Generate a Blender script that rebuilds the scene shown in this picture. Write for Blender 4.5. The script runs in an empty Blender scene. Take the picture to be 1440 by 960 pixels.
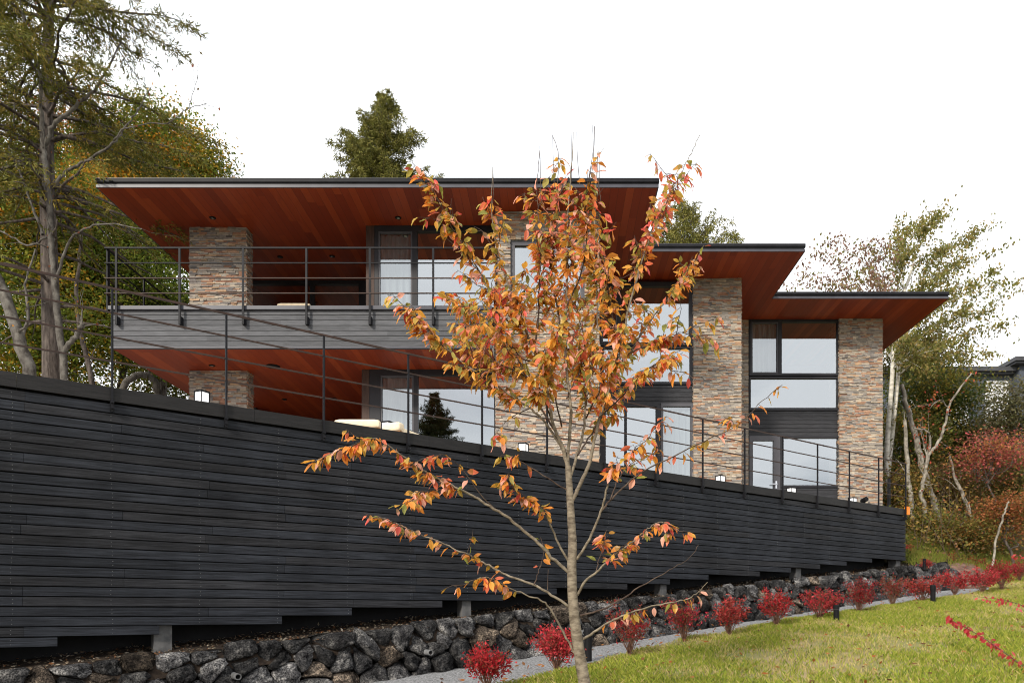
import bpy, math, random
import numpy as np
from mathutils import Vector, Matrix, noise

R = math.radians
scene = bpy.context.scene
COL = scene.collection

# ------------------------------------------------------------------ camera, sky, sun, exposure
FP, CX, CY = 1060.0, 780.0, 860.0          # focal length and principal point, in pixels of the 1440 wide photograph
cam_d = bpy.data.cameras.new("camera"); cam = bpy.data.objects.new("camera", cam_d); COL.objects.link(cam)
cam.location = (0, 0, 0); cam.rotation_euler = (R(90), 0, 0)
cam_d.sensor_width = 36; cam_d.lens = 36 * FP / 1440
cam_d.shift_x = (720 - CX) / 1440; cam_d.shift_y = (CY - 480) / 1440
cam_d.clip_start = 0.05; cam_d.clip_end = 2000
scene.camera = cam

SUN_DIR = Vector((0.62, 1.0, -0.66)).normalized()      # the way the light travels
world = bpy.data.worlds.new("World"); scene.world = world; world.use_nodes = True
nt = world.node_tree; nt.nodes.clear()
wo = nt.nodes.new("ShaderNodeOutputWorld"); bg = nt.nodes.new("ShaderNodeBackground")
sky = nt.nodes.new("ShaderNodeTexSky"); sky.sky_type = 'NISHITA'; sky.sun_disc = False
sky.sun_elevation = math.asin(-SUN_DIR.z); sky.sun_rotation = math.atan2(-SUN_DIR.x, -SUN_DIR.y)
sky.dust_density = 1.5
tc = nt.nodes.new("ShaderNodeTexCoord")
mp = nt.nodes.new("ShaderNodeMapping"); mp.inputs['Scale'].default_value = (1.0, 1.0, 3.2)
nz = nt.nodes.new("ShaderNodeTexNoise"); nz.inputs['Scale'].default_value = 2.6; nz.inputs['Detail'].default_value = 6; nz.inputs['Roughness'].default_value = 0.55
rp = nt.nodes.new("ShaderNodeValToRGB")
rp.color_ramp.elements[0].position = 0.30; rp.color_ramp.elements[0].color = (0.38, 0.38, 0.38, 1)
rp.color_ramp.elements[1].position = 0.52; rp.color_ramp.elements[1].color = (1, 1, 1, 1)
mx = nt.nodes.new("ShaderNodeMixRGB"); mx.inputs['Color2'].default_value = (13.6, 13.9, 14.2, 1)
nt.links.new(tc.outputs['Generated'], mp.inputs['Vector']); nt.links.new(mp.outputs['Vector'], nz.inputs['Vector'])
nt.links.new(nz.outputs['Fac'], rp.inputs['Fac']); sep = nt.nodes.new("ShaderNodeSeparateXYZ"); nt.links.new(tc.outputs['Generated'], sep.inputs[0])
mr = nt.nodes.new("ShaderNodeMapRange"); mr.inputs['From Min'].default_value = -0.35; mr.inputs['From Max'].default_value = 0.35; mr.inputs['To Min'].default_value = 0.0; mr.inputs['To Max'].default_value = 0.76
nt.links.new(sep.outputs['Y'], mr.inputs['Value'])
mxx = nt.nodes.new("ShaderNodeMath"); mxx.operation = 'MAXIMUM'; nt.links.new(rp.outputs['Color'], mxx.inputs[0]); nt.links.new(mr.outputs[0], mxx.inputs[1]); nt.links.new(mxx.outputs[0], mx.inputs['Fac'])
nt.links.new(sky.outputs['Color'], mx.inputs['Color1']); nt.links.new(mx.outputs['Color'], bg.inputs['Color'])
bg.inputs['Strength'].default_value = 0.1
nt.links.new(bg.outputs['Background'], wo.inputs['Surface'])

sun_d = bpy.data.lights.new("sun", 'SUN'); sun = bpy.data.objects.new("sun", sun_d); COL.objects.link(sun)
sun_d.energy = 3.2; sun_d.angle = R(7); sun_d.color = (1.0, 0.93, 0.82)
sun.rotation_euler = SUN_DIR.to_track_quat('-Z', 'Y').to_euler(); sun.location = (-20, -30, 30)

scene.view_settings.view_transform = 'Standard'; scene.view_settings.look = 'None'
scene.view_settings.gamma = 1; scene.view_settings.use_curve_mapping = False
scene.view_settings.exposure = 0.2
scene.render.engine = 'CYCLES'
scene.cycles.filter_width = 1.05; scene.cycles.max_bounces = 8; scene.cycles.transparent_max_bounces = 12

rng = np.random.default_rng(7)
rnd = random.Random(7)

# ------------------------------------------------------------------ helpers
def pt(x, y, Z):
    return np.array(((x - CX) * Z / FP, Z, (CY - y) * Z / FP))

def tag(o, label=None, cat=None, group=None, kind=None):
    if label: o['label'] = label
    if cat: o['category'] = cat
    if group: o['group'] = group
    if kind: o['kind'] = kind
    return o

def empty(name, loc=(0, 0, 0), rz=0.0, parent=None):
    o = bpy.data.objects.new(name, None); COL.objects.link(o)
    o.location = loc; o.rotation_euler = (0, 0, rz); o.empty_display_size = 0.2
    if parent: o.parent = parent
    return o

def copy_tree(o, parent=None):
    c = o.copy(); COL.objects.link(c)
    if parent is not None: c.parent = parent
    for ch in list(o.children): copy_tree(ch, c)
    return c

class Geo:
    """collects polygons and links them as ONE mesh object"""
    def __init__(s): s.V = []; s.F = []; s.n = 0
    def add(s, V, F, col=(1, 1, 1), mat=0):
        V = np.asarray(V, float).reshape(-1, 3); F = np.asarray(F, int)
        c = np.asarray(col, float)
        if c.ndim == 1: c = np.repeat(c[None, :], len(F), 0)
        s.V.append(V); s.F.append((F + s.n, c, mat)); s.n += len(V)
    def box(s, x0, x1, y0, y1, z0, z1, col=(1, 1, 1), mat=0):
        V = [(x0, y0, z0), (x1, y0, z0), (x1, y1, z0), (x0, y1, z0), (x0, y0, z1), (x1, y0, z1), (x1, y1, z1), (x0, y1, z1)]
        s.add(V, [(0, 3, 2, 1), (4, 5, 6, 7), (0, 1, 5, 4), (1, 2, 6, 5), (2, 3, 7, 6), (3, 0, 4, 7)], col, mat)
    def bar(s, p, q, w, h, col=(1, 1, 1), mat=0, up=(0, 0, 1)):
        p = np.array(p, float); q = np.array(q, float); a = q - p; a /= np.linalg.norm(a)
        u = np.array(up, float); sd = np.cross(a, u); sd /= np.linalg.norm(sd); u = np.cross(sd, a)
        V = []
        for e in (p, q):
            for i, j in ((-1, -1), (1, -1), (1, 1), (-1, 1)): V.append(e + sd * w / 2 * i + u * h / 2 * j)
        s.add(V, [(0, 1, 2, 3), (7, 6, 5, 4), (0, 4, 5, 1), (1, 5, 6, 2), (2, 6, 7, 3), (3, 7, 4, 0)], col, mat)
    def tube(s, P, r, sides=6, col=(1, 1, 1), mat=0, cap=False):
        P = np.asarray(P, float); n = len(P); r = np.broadcast_to(np.asarray(r, float), (n,))
        T = np.gradient(P, axis=0); T /= np.linalg.norm(T, axis=1)[:, None] + 1e-9
        ref = np.array((0.31, 0.95, 0.05)) if abs(T[0][2]) > .7 else np.array((0, 0.05, 1.0))
        U = np.cross(T, ref); U /= np.linalg.norm(U, axis=1)[:, None] + 1e-9
        W = np.cross(T, U)
        a = np.linspace(0, 2 * math.pi, sides, endpoint=False)
        V = P[:, None, :] + r[:, None, None] * (np.cos(a)[None, :, None] * U[:, None, :] + np.sin(a)[None, :, None] * W[:, None, :])
        F = []
        for i in range(n - 1):
            for j in range(sides):
                k = (j + 1) % sides
                F.append((i * sides + j, i * sides + k, (i + 1) * sides + k, (i + 1) * sides + j))
        s.add(V.reshape(-1, 3), F, col, mat)
        if cap:
            s.add(V[0], [tuple(range(sides - 1, -1, -1))], col, mat); s.add(V[-1], [tuple(range(sides))], col, mat)
    def prism(s, poly, z0, z1, col=(1, 1, 1), mat=0):
        n = len(poly); V = [(x, y, z0) for x, y in poly] + [(x, y, z1) for x, y in poly]
        s.add(V, [tuple(range(n - 1, -1, -1))], col, mat); s.n -= 0
        base = s.n - 2 * n
        s.F.append((np.array([tuple(range(n, 2 * n))]) + base, np.array([col], float), mat))
        s.F.append((np.array([(i, (i + 1) % n, n + (i + 1) % n, n + i) for i in range(n)]) + base, np.repeat(np.array([col], float), n, 0), mat))
    def build(s, name, mats, parent=None, smooth=False, loc=None, rz=None):
        me = bpy.data.meshes.new(name)
        V = np.concatenate(s.V) if s.V else np.zeros((0, 3))
        me.vertices.add(len(V)); me.vertices.foreach_set('co', V.astype(np.float32).ravel())
        loops = np.concatenate([f.ravel() for f, c, m in s.F]); tot = np.concatenate([np.full(len(f), f.shape[1]) for f, c, m in s.F])
        start = np.concatenate(([0], np.cumsum(tot)[:-1]))
        me.loops.add(len(loops)); me.loops.foreach_set('vertex_index', loops.astype(np.int32))
        me.polygons.add(len(tot)); me.polygons.foreach_set('loop_start', start.astype(np.int32)); me.polygons.foreach_set('loop_total', tot.astype(np.int32))
        me.polygons.foreach_set('material_index', np.concatenate([np.full(len(f), m) for f, c, m in s.F]).astype(np.int32))
        me.polygons.foreach_set('use_smooth', np.full(len(tot), bool(smooth)))
        at = me.attributes.new('col', 'FLOAT_COLOR', 'FACE')
        C = np.concatenate([c for f, c, m in s.F]); C = np.concatenate([C[:, :3], np.ones((len(C), 1))], 1)
        at.data.foreach_set('color', C.astype(np.float32).ravel())
        me.update(calc_edges=True)
        for m in (mats if isinstance(mats, (list, tuple)) else [mats]): me.materials.append(m)
        o = bpy.data.objects.new(name, me); COL.objects.link(o)
        if parent: o.parent = parent
        if loc is not None: o.location = loc
        if rz is not None: o.rotation_euler = (0, 0, rz)
        return o

def unit(a): return a / (np.linalg.norm(a, axis=-1, keepdims=True) + 1e-9)

def leafquads(geo, C, A, N, L, W, col, mat=0):
    """pointed leaf shaped faces; C base, A axis, N normal, L length, W width"""
    n = len(C); A = unit(A); S = unit(np.cross(A, N)); L = np.broadcast_to(L, (n,))[:, None]; W = np.broadcast_to(W, (n,))[:, None]
    V = np.stack([C, C + A * L * .45 + S * W * .5, C + A * L, C + A * L * .45 - S * W * .5], 1).reshape(-1, 3)
    geo.add(V, np.arange(4 * n).reshape(n, 4), col, mat)

def smoothstep(a, b, x):
    t = np.clip((np.asarray(x, float) - a) / (b - a), 0, 1); return t * t * (3 - 2 * t)

def spline(P, n):
    """Catmull-Rom through P, n samples per span"""
    P = np.asarray(P, float); Q = np.concatenate([[2 * P[0] - P[1]], P, [2 * P[-1] - P[-2]]]); out = []
    for i in range(len(P) - 1):
        p0, p1, p2, p3 = Q[i:i + 4]
        for t in np.linspace(0, 1, n, endpoint=False):
            out.append(.5 * ((2 * p1) + (-p0 + p2) * t + (2 * p0 - 5 * p1 + 4 * p2 - p3) * t ** 2 + (-p0 + 3 * p1 - 3 * p2 + p3) * t ** 3))
    out.append(P[-1]); return np.array(out)

# ------------------------------------------------------------------ materials
def new_mat(name):
    m = bpy.data.materials.new(name); m.use_nodes = True; n = m.node_tree; n.nodes.clear()
    out = n.nodes.new("ShaderNodeOutputMaterial"); b = n.nodes.new("ShaderNodeBsdfPrincipled"); n.links.new(b.outputs[0], out.inputs['Surface'])
    return m, n, b, out

def N(n, t, **kw):
    nd = n.nodes.new(t)
    for k, v in kw.items():
        if hasattr(nd, k): setattr(nd, k, v)
        else: nd.inputs[k].default_value = v
    return nd

def ramp(n, stops, src):
    r = n.nodes.new("ShaderNodeValToRGB"); e = r.color_ramp.elements
    while len(e) < len(stops): e.new(0.5)
    for i, (p, c) in enumerate(stops):
        e[i].position = p; e[i].color = (*c, 1) if len(c) == 3 else c
    n.links.new(src, r.inputs['Fac']); return r

def noisy(name, c0, c1, scale=(1, 1, 1), nscale=4.0, rough=0.7, detail=6, bump=0.0, bscale=None, usecol=False, spec=0.22, dist=0.02, lo=.35, hi=.65):
    """noise between two colours, in object space, times the face colour if usecol"""
    m, n, b, out = new_mat(name)
    tc = N(n, "ShaderNodeTexCoord"); mp = N(n, "ShaderNodeMapping"); mp.inputs['Scale'].default_value = scale
    n.links.new(tc.outputs['Object'], mp.inputs['Vector'])
    nz = N(n, "ShaderNodeTexNoise", Scale=nscale, Detail=detail, Roughness=.6); n.links.new(mp.outputs[0], nz.inputs['Vector'])
    r = ramp(n, [(lo, c0), (hi, c1)], nz.outputs['Fac']); c = r.outputs[0]
    if usecol:
        a = N(n, "ShaderNodeAttribute", attribute_name='col'); mu = N(n, "ShaderNodeMixRGB", blend_type='MULTIPLY', Fac=1.0)
        n.links.new(c, mu.inputs['Color1']); n.links.new(a.outputs['Color'], mu.inputs['Color2']); c = mu.outputs[0]
    n.links.new(c, b.inputs['Base Color'])
    b.inputs['Roughness'].default_value = rough; b.inputs['Specular IOR Level'].default_value = spec
    if bump:
        nb = N(n, "ShaderNodeTexNoise", Scale=bscale or nscale * 3, Detail=8, Roughness=.65); n.links.new(mp.outputs[0], nb.inputs['Vector'])
        bp = N(n, "ShaderNodeBump", Strength=bump, Distance=dist); n.links.new(nb.outputs['Fac'], bp.inputs['Height']); n.links.new(bp.outputs[0], b.inputs['Normal'])
    return m

def fade(m):
    n = m.node_tree; b = n.nodes['Principled BSDF']; src = b.inputs['Base Color'].links[0].from_socket; tc = N(n, "ShaderNodeTexCoord"); mp = N(n, "ShaderNodeMapping"); mp.inputs['Scale'].default_value = (1, 1, .45); n.links.new(tc.outputs['Object'], mp.inputs['Vector'])
    nz = N(n, "ShaderNodeTexNoise", Scale=1.1, Detail=5, Roughness=.6); n.links.new(mp.outputs[0], nz.inputs['Vector']); r = ramp(n, [(.33, (.72, .72, .72)), (.66, (1.35, 1.33, 1.30))], nz.outputs['Fac']); mu = N(n, "ShaderNodeMixRGB", blend_type='MULTIPLY', Fac=1.0)
    vo = N(n, "ShaderNodeTexVoronoi", Scale=2.6); mp2 = N(n, "ShaderNodeMapping"); mp2.inputs['Scale'].default_value = (.8, 1, 3.4); n.links.new(tc.outputs['Object'], mp2.inputs['Vector']); n.links.new(mp2.outputs[0], vo.inputs['Vector']); kn = ramp(n, [(.05, (.25, .25, .25)), (.10, (1, 1, 1))], vo.outputs['Distance']); m2 = N(n, "ShaderNodeMixRGB", blend_type='MULTIPLY', Fac=.7)
    n.links.new(src, mu.inputs['Color1']); n.links.new(r.outputs[0], mu.inputs['Color2']); n.links.new(mu.outputs[0], m2.inputs['Color1']); n.links.new(kn.outputs[0], m2.inputs['Color2']); n.links.new(m2.outputs[0], b.inputs['Base Color'])

def leaf_mat(name, transl=.35, rough=.55, spec=.12):
    m, n, b, out = new_mat(name)
    a = N(n, "ShaderNodeAttribute", attribute_name='col')
    n.links.new(a.outputs['Color'], b.inputs['Base Color']); b.inputs['Roughness'].default_value = rough; b.inputs['Specular IOR Level'].default_value = spec
    t = N(n, "ShaderNodeBsdfTranslucent"); n.links.new(a.outputs['Color'], t.inputs['Color'])
    mixs = N(n, "ShaderNodeMixShader", Fac=transl); n.links.new(b.outputs[0], mixs.inputs[1]); n.links.new(t.outputs[0], mixs.inputs[2])
    n.links.new(mixs.outputs[0], out.inputs['Surface']); return m

M = {}
M['charred'] = noisy('charred boards', (.0055, .0058, .0072), (.030, .0325, .039), (.8, 8, 22), 3.0, .6, 9, .7, 6, usecol=True, spec=.14, dist=.008, lo=.3, hi=.72)
M['cap'] = noisy('dark stained cap board', (.010, .0095, .0095), (.022, .020, .020), (1.2, 8, 20), 3.0, .55, 6, .15, 6, usecol=True)
M['siding'] = noisy('dark grey siding', (.022, .022, .025), (.048, .048, .053), (1.5, 8, 30), 3.0, .6, 8, .35, 6, usecol=True, dist=.005)
M['greyboard'] = noisy('pale grey boards', (.058, .059, .064), (.105, .106, .114), (1.5, 8, 30), 3.5, .65, 8, .35, 6, usecol=True, dist=.005)  # balcony boards, a lighter grey than the siding
M['metal'] = noisy('dark bronze metal', (.010, .010, .012), (.015, .015, .018), (1, 1, 1), 6, .5, 2, spec=.12)
M['rust'] = noisy('brown oxidised rail', (.030, .018, .014), (.055, .030, .022), (1, 1, 1), 9, .55, 5)
M['fascia'] = noisy('grey blue metal flashing', (.05, .05, .062), (.065, .065, .08), (1, 1, 1), 3, .4, 2, spec=.3)
M['frame'] = noisy('window frame metal', (.020, .0195, .023), (.027, .026, .030), (1, 1, 1), 3, .45, 2, spec=.25)
M['framelight'] = noisy('bronze grey window sash', (.075, .072, .082), (.09, .088, .098), (1, 1, 1), 3, .42, 2, spec=.3)
M['brownframe'] = noisy('brown timber jamb', (.045, .026, .020), (.075, .045, .034), (8, 8, 1), 3, .55, 5)
M['black'] = noisy('matt black', (.004, .004, .005), (.008, .008, .009), (1, 1, 1), 5, .7, 2)
M['concrete'] = noisy('concrete post', (.065, .065, .066), (.125, .122, .12), (1, 1, 1), 8, .85, 6, .2)
M['room'] = noisy('warm interior plaster', (.17, .12, .08), (.24, .17, .11), (1, 1, 1), 1, .8, 3)
M['curtain'] = noisy('sheer curtain cloth', (.24, .26, .27), (.42, .44, .45), (9, 9, .6), 2.5, .85, 3)
M['cream'] = noisy('cream cushion cloth', (.72, .60, .42), (.80, .68, .50), (1, 1, 1), 14, .9, 4, .1)
M['teak'] = noisy('teak frame and lit underside', (.22, .10, .04), (.34, .17, .07), (1, 6, 6), 4, .6, 4)
M['deckfloor'] = noisy('deck boards', (.36, .33, .29), (.48, .44, .40), (1, 14, 1), 3, .7, 6)  # floor tone made paler to bounce light up onto the soffits
M['chrome'] = noisy('satin steel', (.55, .55, .56), (.6, .6, .62), (1, 1, 1), 4, .25, 2)
M['chrome'].node_tree.nodes['Principled BSDF'].inputs['Metallic'].default_value = 1
M['nail'] = noisy('dull nail heads', (.10, .10, .10), (.22, .22, .22), (1, 1, 1), 4, .5, 2)
M['roofing'] = noisy('roof metal sheet', (.05, .05, .055), (.07, .07, .075), (1, 1, 1), 3, .45, 3)
M['lava'] = noisy('lava rock', (.014, .0135, .014), (.24, .226, .215), (1, 1, 1), 7, .9, 12, 1.0, 20, usecol=True, spec=.12, dist=.06, lo=.42, hi=.74)
def lava_mat():
    m, n, b, out = new_mat('pitted lava rock'); tc = N(n, "ShaderNodeTexCoord")
    def nz(sc, de, ro): q = N(n, "ShaderNodeTexNoise", Scale=sc, Detail=de, Roughness=ro); n.links.new(tc.outputs['Object'], q.inputs['Vector']); return q.outputs['Fac']
    big = ramp(n, [(.36, (.016, .016, .0175)), (.52, (.085, .085, .088)), (.70, (.34, .335, .325))], nz(6, 10, .7)); fine = ramp(n, [(.38, (.30, .30, .30)), (.60, (1.25, 1.22, 1.18))], nz(48, 5, .7))
    vo = N(n, "ShaderNodeTexVoronoi", Scale=55); n.links.new(tc.outputs['Object'], vo.inputs['Vector']); pit = ramp(n, [(.05, (.12, .12, .12)), (.32, (1, 1, 1))], vo.outputs['Distance'])
    a = N(n, "ShaderNodeAttribute", attribute_name='col'); c = big.outputs[0]
    for src in (fine.outputs[0], pit.outputs[0], a.outputs['Color']):
        mu = N(n, "ShaderNodeMixRGB", blend_type='MULTIPLY', Fac=1.0); n.links.new(c, mu.inputs['Color1']); n.links.new(src, mu.inputs['Color2']); c = mu.outputs[0]
    n.links.new(c, b.inputs['Base Color']); b.inputs['Roughness'].default_value = .95; b.inputs['Specular IOR Level'].default_value = .08
    ad = N(n, "ShaderNodeMath", operation='ADD'); n.links.new(nz(22, 10, .75), ad.inputs[0]); n.links.new(pit.outputs[0], ad.inputs[1]); bp = N(n, "ShaderNodeBump", Strength=.9, Distance=.035); n.links.new(ad.outputs[0], bp.inputs['Height']); n.links.new(bp.outputs[0], b.inputs['Normal'])
    return m
M['lava'] = lava_mat()
M['soil'] = noisy('dark soil', (.012, .008, .006), (.040, .027, .018), (1, 1, 1), 9, .95, 8, .8, 30, dist=.03)
M['ground'] = noisy('woodland soil', (.028, .024, .012), (.075, .062, .03), (1, 1, 1), 1.2, .95, 8, .5, 8, dist=.05)
M['gravel'] = noisy('pale gravel', (.11, .11, .113), (.38, .38, .385), (1, 1, 1), 38, .9, 4, 1.0, 60, dist=.02, lo=.38, hi=.62)
M['ledge'] = noisy('split ledge stone', (.95, .95, .95), (1.5, 1.5, 1.5), (6, 6, 14), 2.0, .8, 6, .5, 9, usecol=True, dist=.008)
fade(M['charred']); M['leaf'] = leaf_mat('leaves', .45); M['cherryleaf'] = leaf_mat('autumn cherry leaves', .48, .38, .4)
M['needle'] = leaf_mat('needles', .15, .6); M['grassblade'] = leaf_mat('grass blades', .3, .5)
M['barkgrey'] = noisy('grey lichen bark', (.048, .040, .034), (.175, .160, .138), (1, 1, .6), 9, .9, 8, .6, 24, dist=.02, lo=.36, hi=.66)
M['barkdark'] = noisy('dark conifer bark', (.045, .035, .030), (.16, .130, .112), (3, 3, .6), 6, .9, 8, .7, 18, dist=.03)
M['barkpale'] = noisy('pale grey bark', (.10, .085, .065), (.36, .325, .27), (1, 1, .8), 8, .9, 7, .4, 22, lo=.34, hi=.62)
M['barkbirch'] = noisy('pale birch bark', (.36, .33, .27), (.70, .66, .57), (1, 1, 2.4), 5, .8, 7, .3, 16, lo=.3, hi=.55)
M['barkcherry'] = noisy('cherry bark', (.10, .078, .055), (.27, .225, .165), (1, 1, 2.2), 16, .75, 7, .4, 60, dist=.004)
M['twig'] = noisy('twig bark', (.045, .028, .022), (.11, .078, .058), (1, 1, 1), 20, .8, 4, usecol=True)
M['paver'] = noisy('red brown paving brick', (.115, .062, .046), (.21, .125, .095), (1, 1, 1), 6, .85, 6, .3, usecol=True)
M['orange'] = noisy('orange plastic', (.75, .20, .02), (.85, .26, .03), (1, 1, 1), 4, .4, 2)
M['nwall'] = noisy('blue grey render', (.075, .085, .105), (.095, .105, .125), (1, 1, 1), 2, .8, 4)
M['white'] = noisy('white panel', (.70, .70, .70), (.78, .78, .78), (1, 1, 1), 2, .6, 3)

def lantern_mat():
    m, n, b, out = new_mat('lit opal glass'); b.inputs['Base Color'].default_value = (.85, .86, .88, 1); b.inputs['Roughness'].default_value = .4
    b.inputs['Emission Color'].default_value = (1, .98, .95, 1); b.inputs['Emission Strength'].default_value = .45; return m
M['opal'] = lantern_mat()

def glass_mat(refl):
    m, n, b, out = new_mat('window glass'); n.nodes.remove(b)
    g = N(n, "ShaderNodeBsdfGlossy", Roughness=0.0); g.inputs['Color'].default_value = (.93, .97, 1, 1)
    t = N(n, "ShaderNodeBsdfTransparent"); t.inputs['Color'].default_value = (.62, .66, .66, 1)
    tc = N(n, "ShaderNodeTexCoord"); nz = N(n, "ShaderNodeTexNoise", Scale=.9, Detail=1); n.links.new(tc.outputs['Object'], nz.inputs['Vector'])
    bp = N(n, "ShaderNodeBump", Strength=.03, Distance=.05); n.links.new(nz.outputs['Fac'], bp.inputs['Height']); n.links.new(bp.outputs[0], g.inputs['Normal'])
    mixs = N(n, "ShaderNodeMixShader", Fac=refl); n.links.new(t.outputs[0], mixs.inputs[1]); n.links.new(g.outputs[0], mixs.inputs[2])
    n.links.new(mixs.outputs[0], out.inputs['Surface']); return m
M['glass'] = glass_mat(.42); M['sheerglass'] = glass_mat(.32)

def cedar_mat():
    m, n, b, out = new_mat('red cedar soffit planks')
    tc = N(n, "ShaderNodeTexCoord"); sp = N(n, "ShaderNodeSeparateXYZ"); n.links.new(tc.outputs['Object'], sp.inputs[0])
    dv = N(n, "ShaderNodeMath", operation='DIVIDE'); n.links.new(sp.outputs['X'], dv.inputs[0]); dv.inputs[1].default_value = .15
    fl = N(n, "ShaderNodeMath", operation='FLOOR'); n.links.new(dv.outputs[0], fl.inputs[0])
    fr = N(n, "ShaderNodeMath", operation='FRACT'); n.links.new(dv.outputs[0], fr.inputs[0])
    # each plank is several lengths: offset the joint by the plank's own random number
    w0 = N(n, "ShaderNodeTexWhiteNoise", noise_dimensions='1D'); n.links.new(fl.outputs[0], w0.inputs['W'])
    ya = N(n, "ShaderNodeMath", operation='MULTIPLY_ADD'); n.links.new(w0.outputs['Value'], ya.inputs[0]); ya.inputs[1].default_value = 4.0; n.links.new(sp.outputs['Y'], ya.inputs[2])
    yd = N(n, "ShaderNodeMath", operation='DIVIDE'); n.links.new(ya.outputs[0], yd.inputs[0]); yd.inputs[1].default_value = 9.0
    yf = N(n, "ShaderNodeMath", operation='FLOOR'); n.links.new(yd.outputs[0], yf.inputs[0])
    cb = N(n, "ShaderNodeCombineXYZ"); n.links.new(fl.outputs[0], cb.inputs[0]); n.links.new(yf.outputs[0], cb.inputs[1])
    wn = N(n, "ShaderNodeTexWhiteNoise", noise_dimensions='2D'); n.links.new(cb.outputs[0], wn.inputs['Vector'])
    mp = N(n, "ShaderNodeMapping"); mp.inputs['Scale'].default_value = (30, 1.2, 1); n.links.new(tc.outputs['Object'], mp.inputs['Vector'])
    nz = N(n, "ShaderNodeTexNoise", Scale=2.0, Detail=6); n.links.new(mp.outputs[0], nz.inputs['Vector'])
    ad = N(n, "ShaderNodeMath", operation='MULTIPLY_ADD'); n.links.new(nz.outputs['Fac'], ad.inputs[0]); ad.inputs[1].default_value = .5; n.links.new(wn.outputs['Value'], ad.inputs[2])
    r = ramp(n, [(.10, (.175, .021, .0048)), (.55, (.235, .030, .0063)), (.9, (.275, .038, .0078)), (1.0, (.32, .050, .0105))], ad.outputs[0])
    # thin groove between planks
    gr = N(n, "ShaderNodeMath", operation='LESS_THAN'); n.links.new(fr.outputs[0], gr.inputs[0]); gr.inputs[1].default_value = .03
    mu = N(n, "ShaderNodeMixRGB"); n.links.new(gr.outputs[0], mu.inputs['Fac']); n.links.new(r.outputs[0], mu.inputs['Color1']); mu.inputs['Color2'].default_value = (.05, .010, .004, 1)
    n.links.new(mu.outputs[0], b.inputs['Base Color']); b.inputs['Roughness'].default_value = .5; b.inputs['Specular IOR Level'].default_value = .35
    return m
M['cedar'] = cedar_mat()

def lawn_mat():
    m, n, b, out = new_mat('lawn turf')
    tc = N(n, "ShaderNodeTexCoord"); nz = N(n, "ShaderNodeTexNoise", Scale=1.3, Detail=8, Roughness=.65); n.links.new(tc.outputs['Object'], nz.inputs['Vector'])
    r = ramp(n, [(.36, (.34, .25, .14)), (.48, (.24, .20, .075)), (.62, (.15, .17, .04))], nz.outputs['Fac'])
    n.links.new(r.outputs[0], b.inputs['Base Color']); b.inputs['Roughness'].default_value = .9
    nb = N(n, "ShaderNodeTexNoise", Scale=40, Detail=4); n.links.new(tc.outputs['Object'], nb.inputs['Vector'])
    bp = N(n, "ShaderNodeBump", Strength=.8, Distance=.03); n.links.new(nb.outputs['Fac'], bp.inputs['Height']); n.links.new(bp.outputs[0], b.inputs['Normal'])
    return m
M['lawn'] = lawn_mat()

# ------------------------------------------------------------------ terrain
P0 = np.array((-4.944, 8.41)); U = np.array((.8047, .5936)); ANG = math.atan2(U[1], U[0])   # the deck screen runs along U
def W(t, e=0.0):                       # t along the screen, e out of it towards the lawn
    return P0 + U * t + np.array((U[1], -U[0])) * e
def te(X, Y):
    dx = np.asarray(X, float) - P0[0]; dy = np.asarray(Y, float) - P0[1]
    return dx * U[0] + dy * U[1], dx * U[1] - dy * U[0]
def t_of_x(x): Z = 8.41 * 2060 / (2217 - x); return (Z - 8.41) / U[1]
def soil_z(t): return -.52 + .0945 * np.clip(t, -9, 25)
def path_z(t): return -1.142 + .0974 * np.clip(t, -9, 25)
EDGE = np.array([(-12, 3.3), (2, 3.05), (4.7, 2.67), (6.2, 2.05), (7.3, 1.72), (10, 1.75), (13.4, 2.15), (16.2, 2.25), (17.6, 1.6), (18.6, .9), (40, .9)])
def edge_e(t): return np.interp(t, EDGE[:, 0], EDGE[:, 1])
def lawn_z(X, Y):
    t, e = te(X, Y); pl = -1.6 + .044 * X + .099 * Y
    pl = np.maximum(pl, -6.0)
    k = smoothstep(0, 1.0, e - edge_e(t)); return path_z(t) * (1 - k) + pl * k + .02
def back_z(X, Y):
    t, e = te(X, Y); d = np.maximum(-e, 0); s = .18 + .40 * smoothstep(7, 11, X)
    return soil_z(t) + s * np.minimum(d, 7) + .08 * np.maximum(0, np.minimum(d, 40) - 7)
def G(X, Y):
    """height of whatever one stands on"""
    X = np.asarray(X, float); Y = np.asarray(Y, float); t, e = te(X, Y)
    k = smoothstep(-.2, 1.2, e); z_end = back_z(X, Y) * (1 - k) + lawn_z(X, Y) * k       # beyond the stone wall's end
    z = np.where(e > edge_e(t), lawn_z(X, Y), np.where(e > .62, path_z(t), back_z(X, Y)))
    return np.where(t > 17.6, z_end, z)
def on_ground(x, y, z0=4.0, z1=70.0):
    """where the sight line through pixel (x, y) meets the ground"""
    Zs = np.arange(z0, z1, .02); X = (x - CX) * Zs / FP; z = (CY - y) * Zs / FP
    h = G(X, Zs); i = np.argmax(h >= z); return np.array((X[i], Zs[i], float(h[i])))

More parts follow.
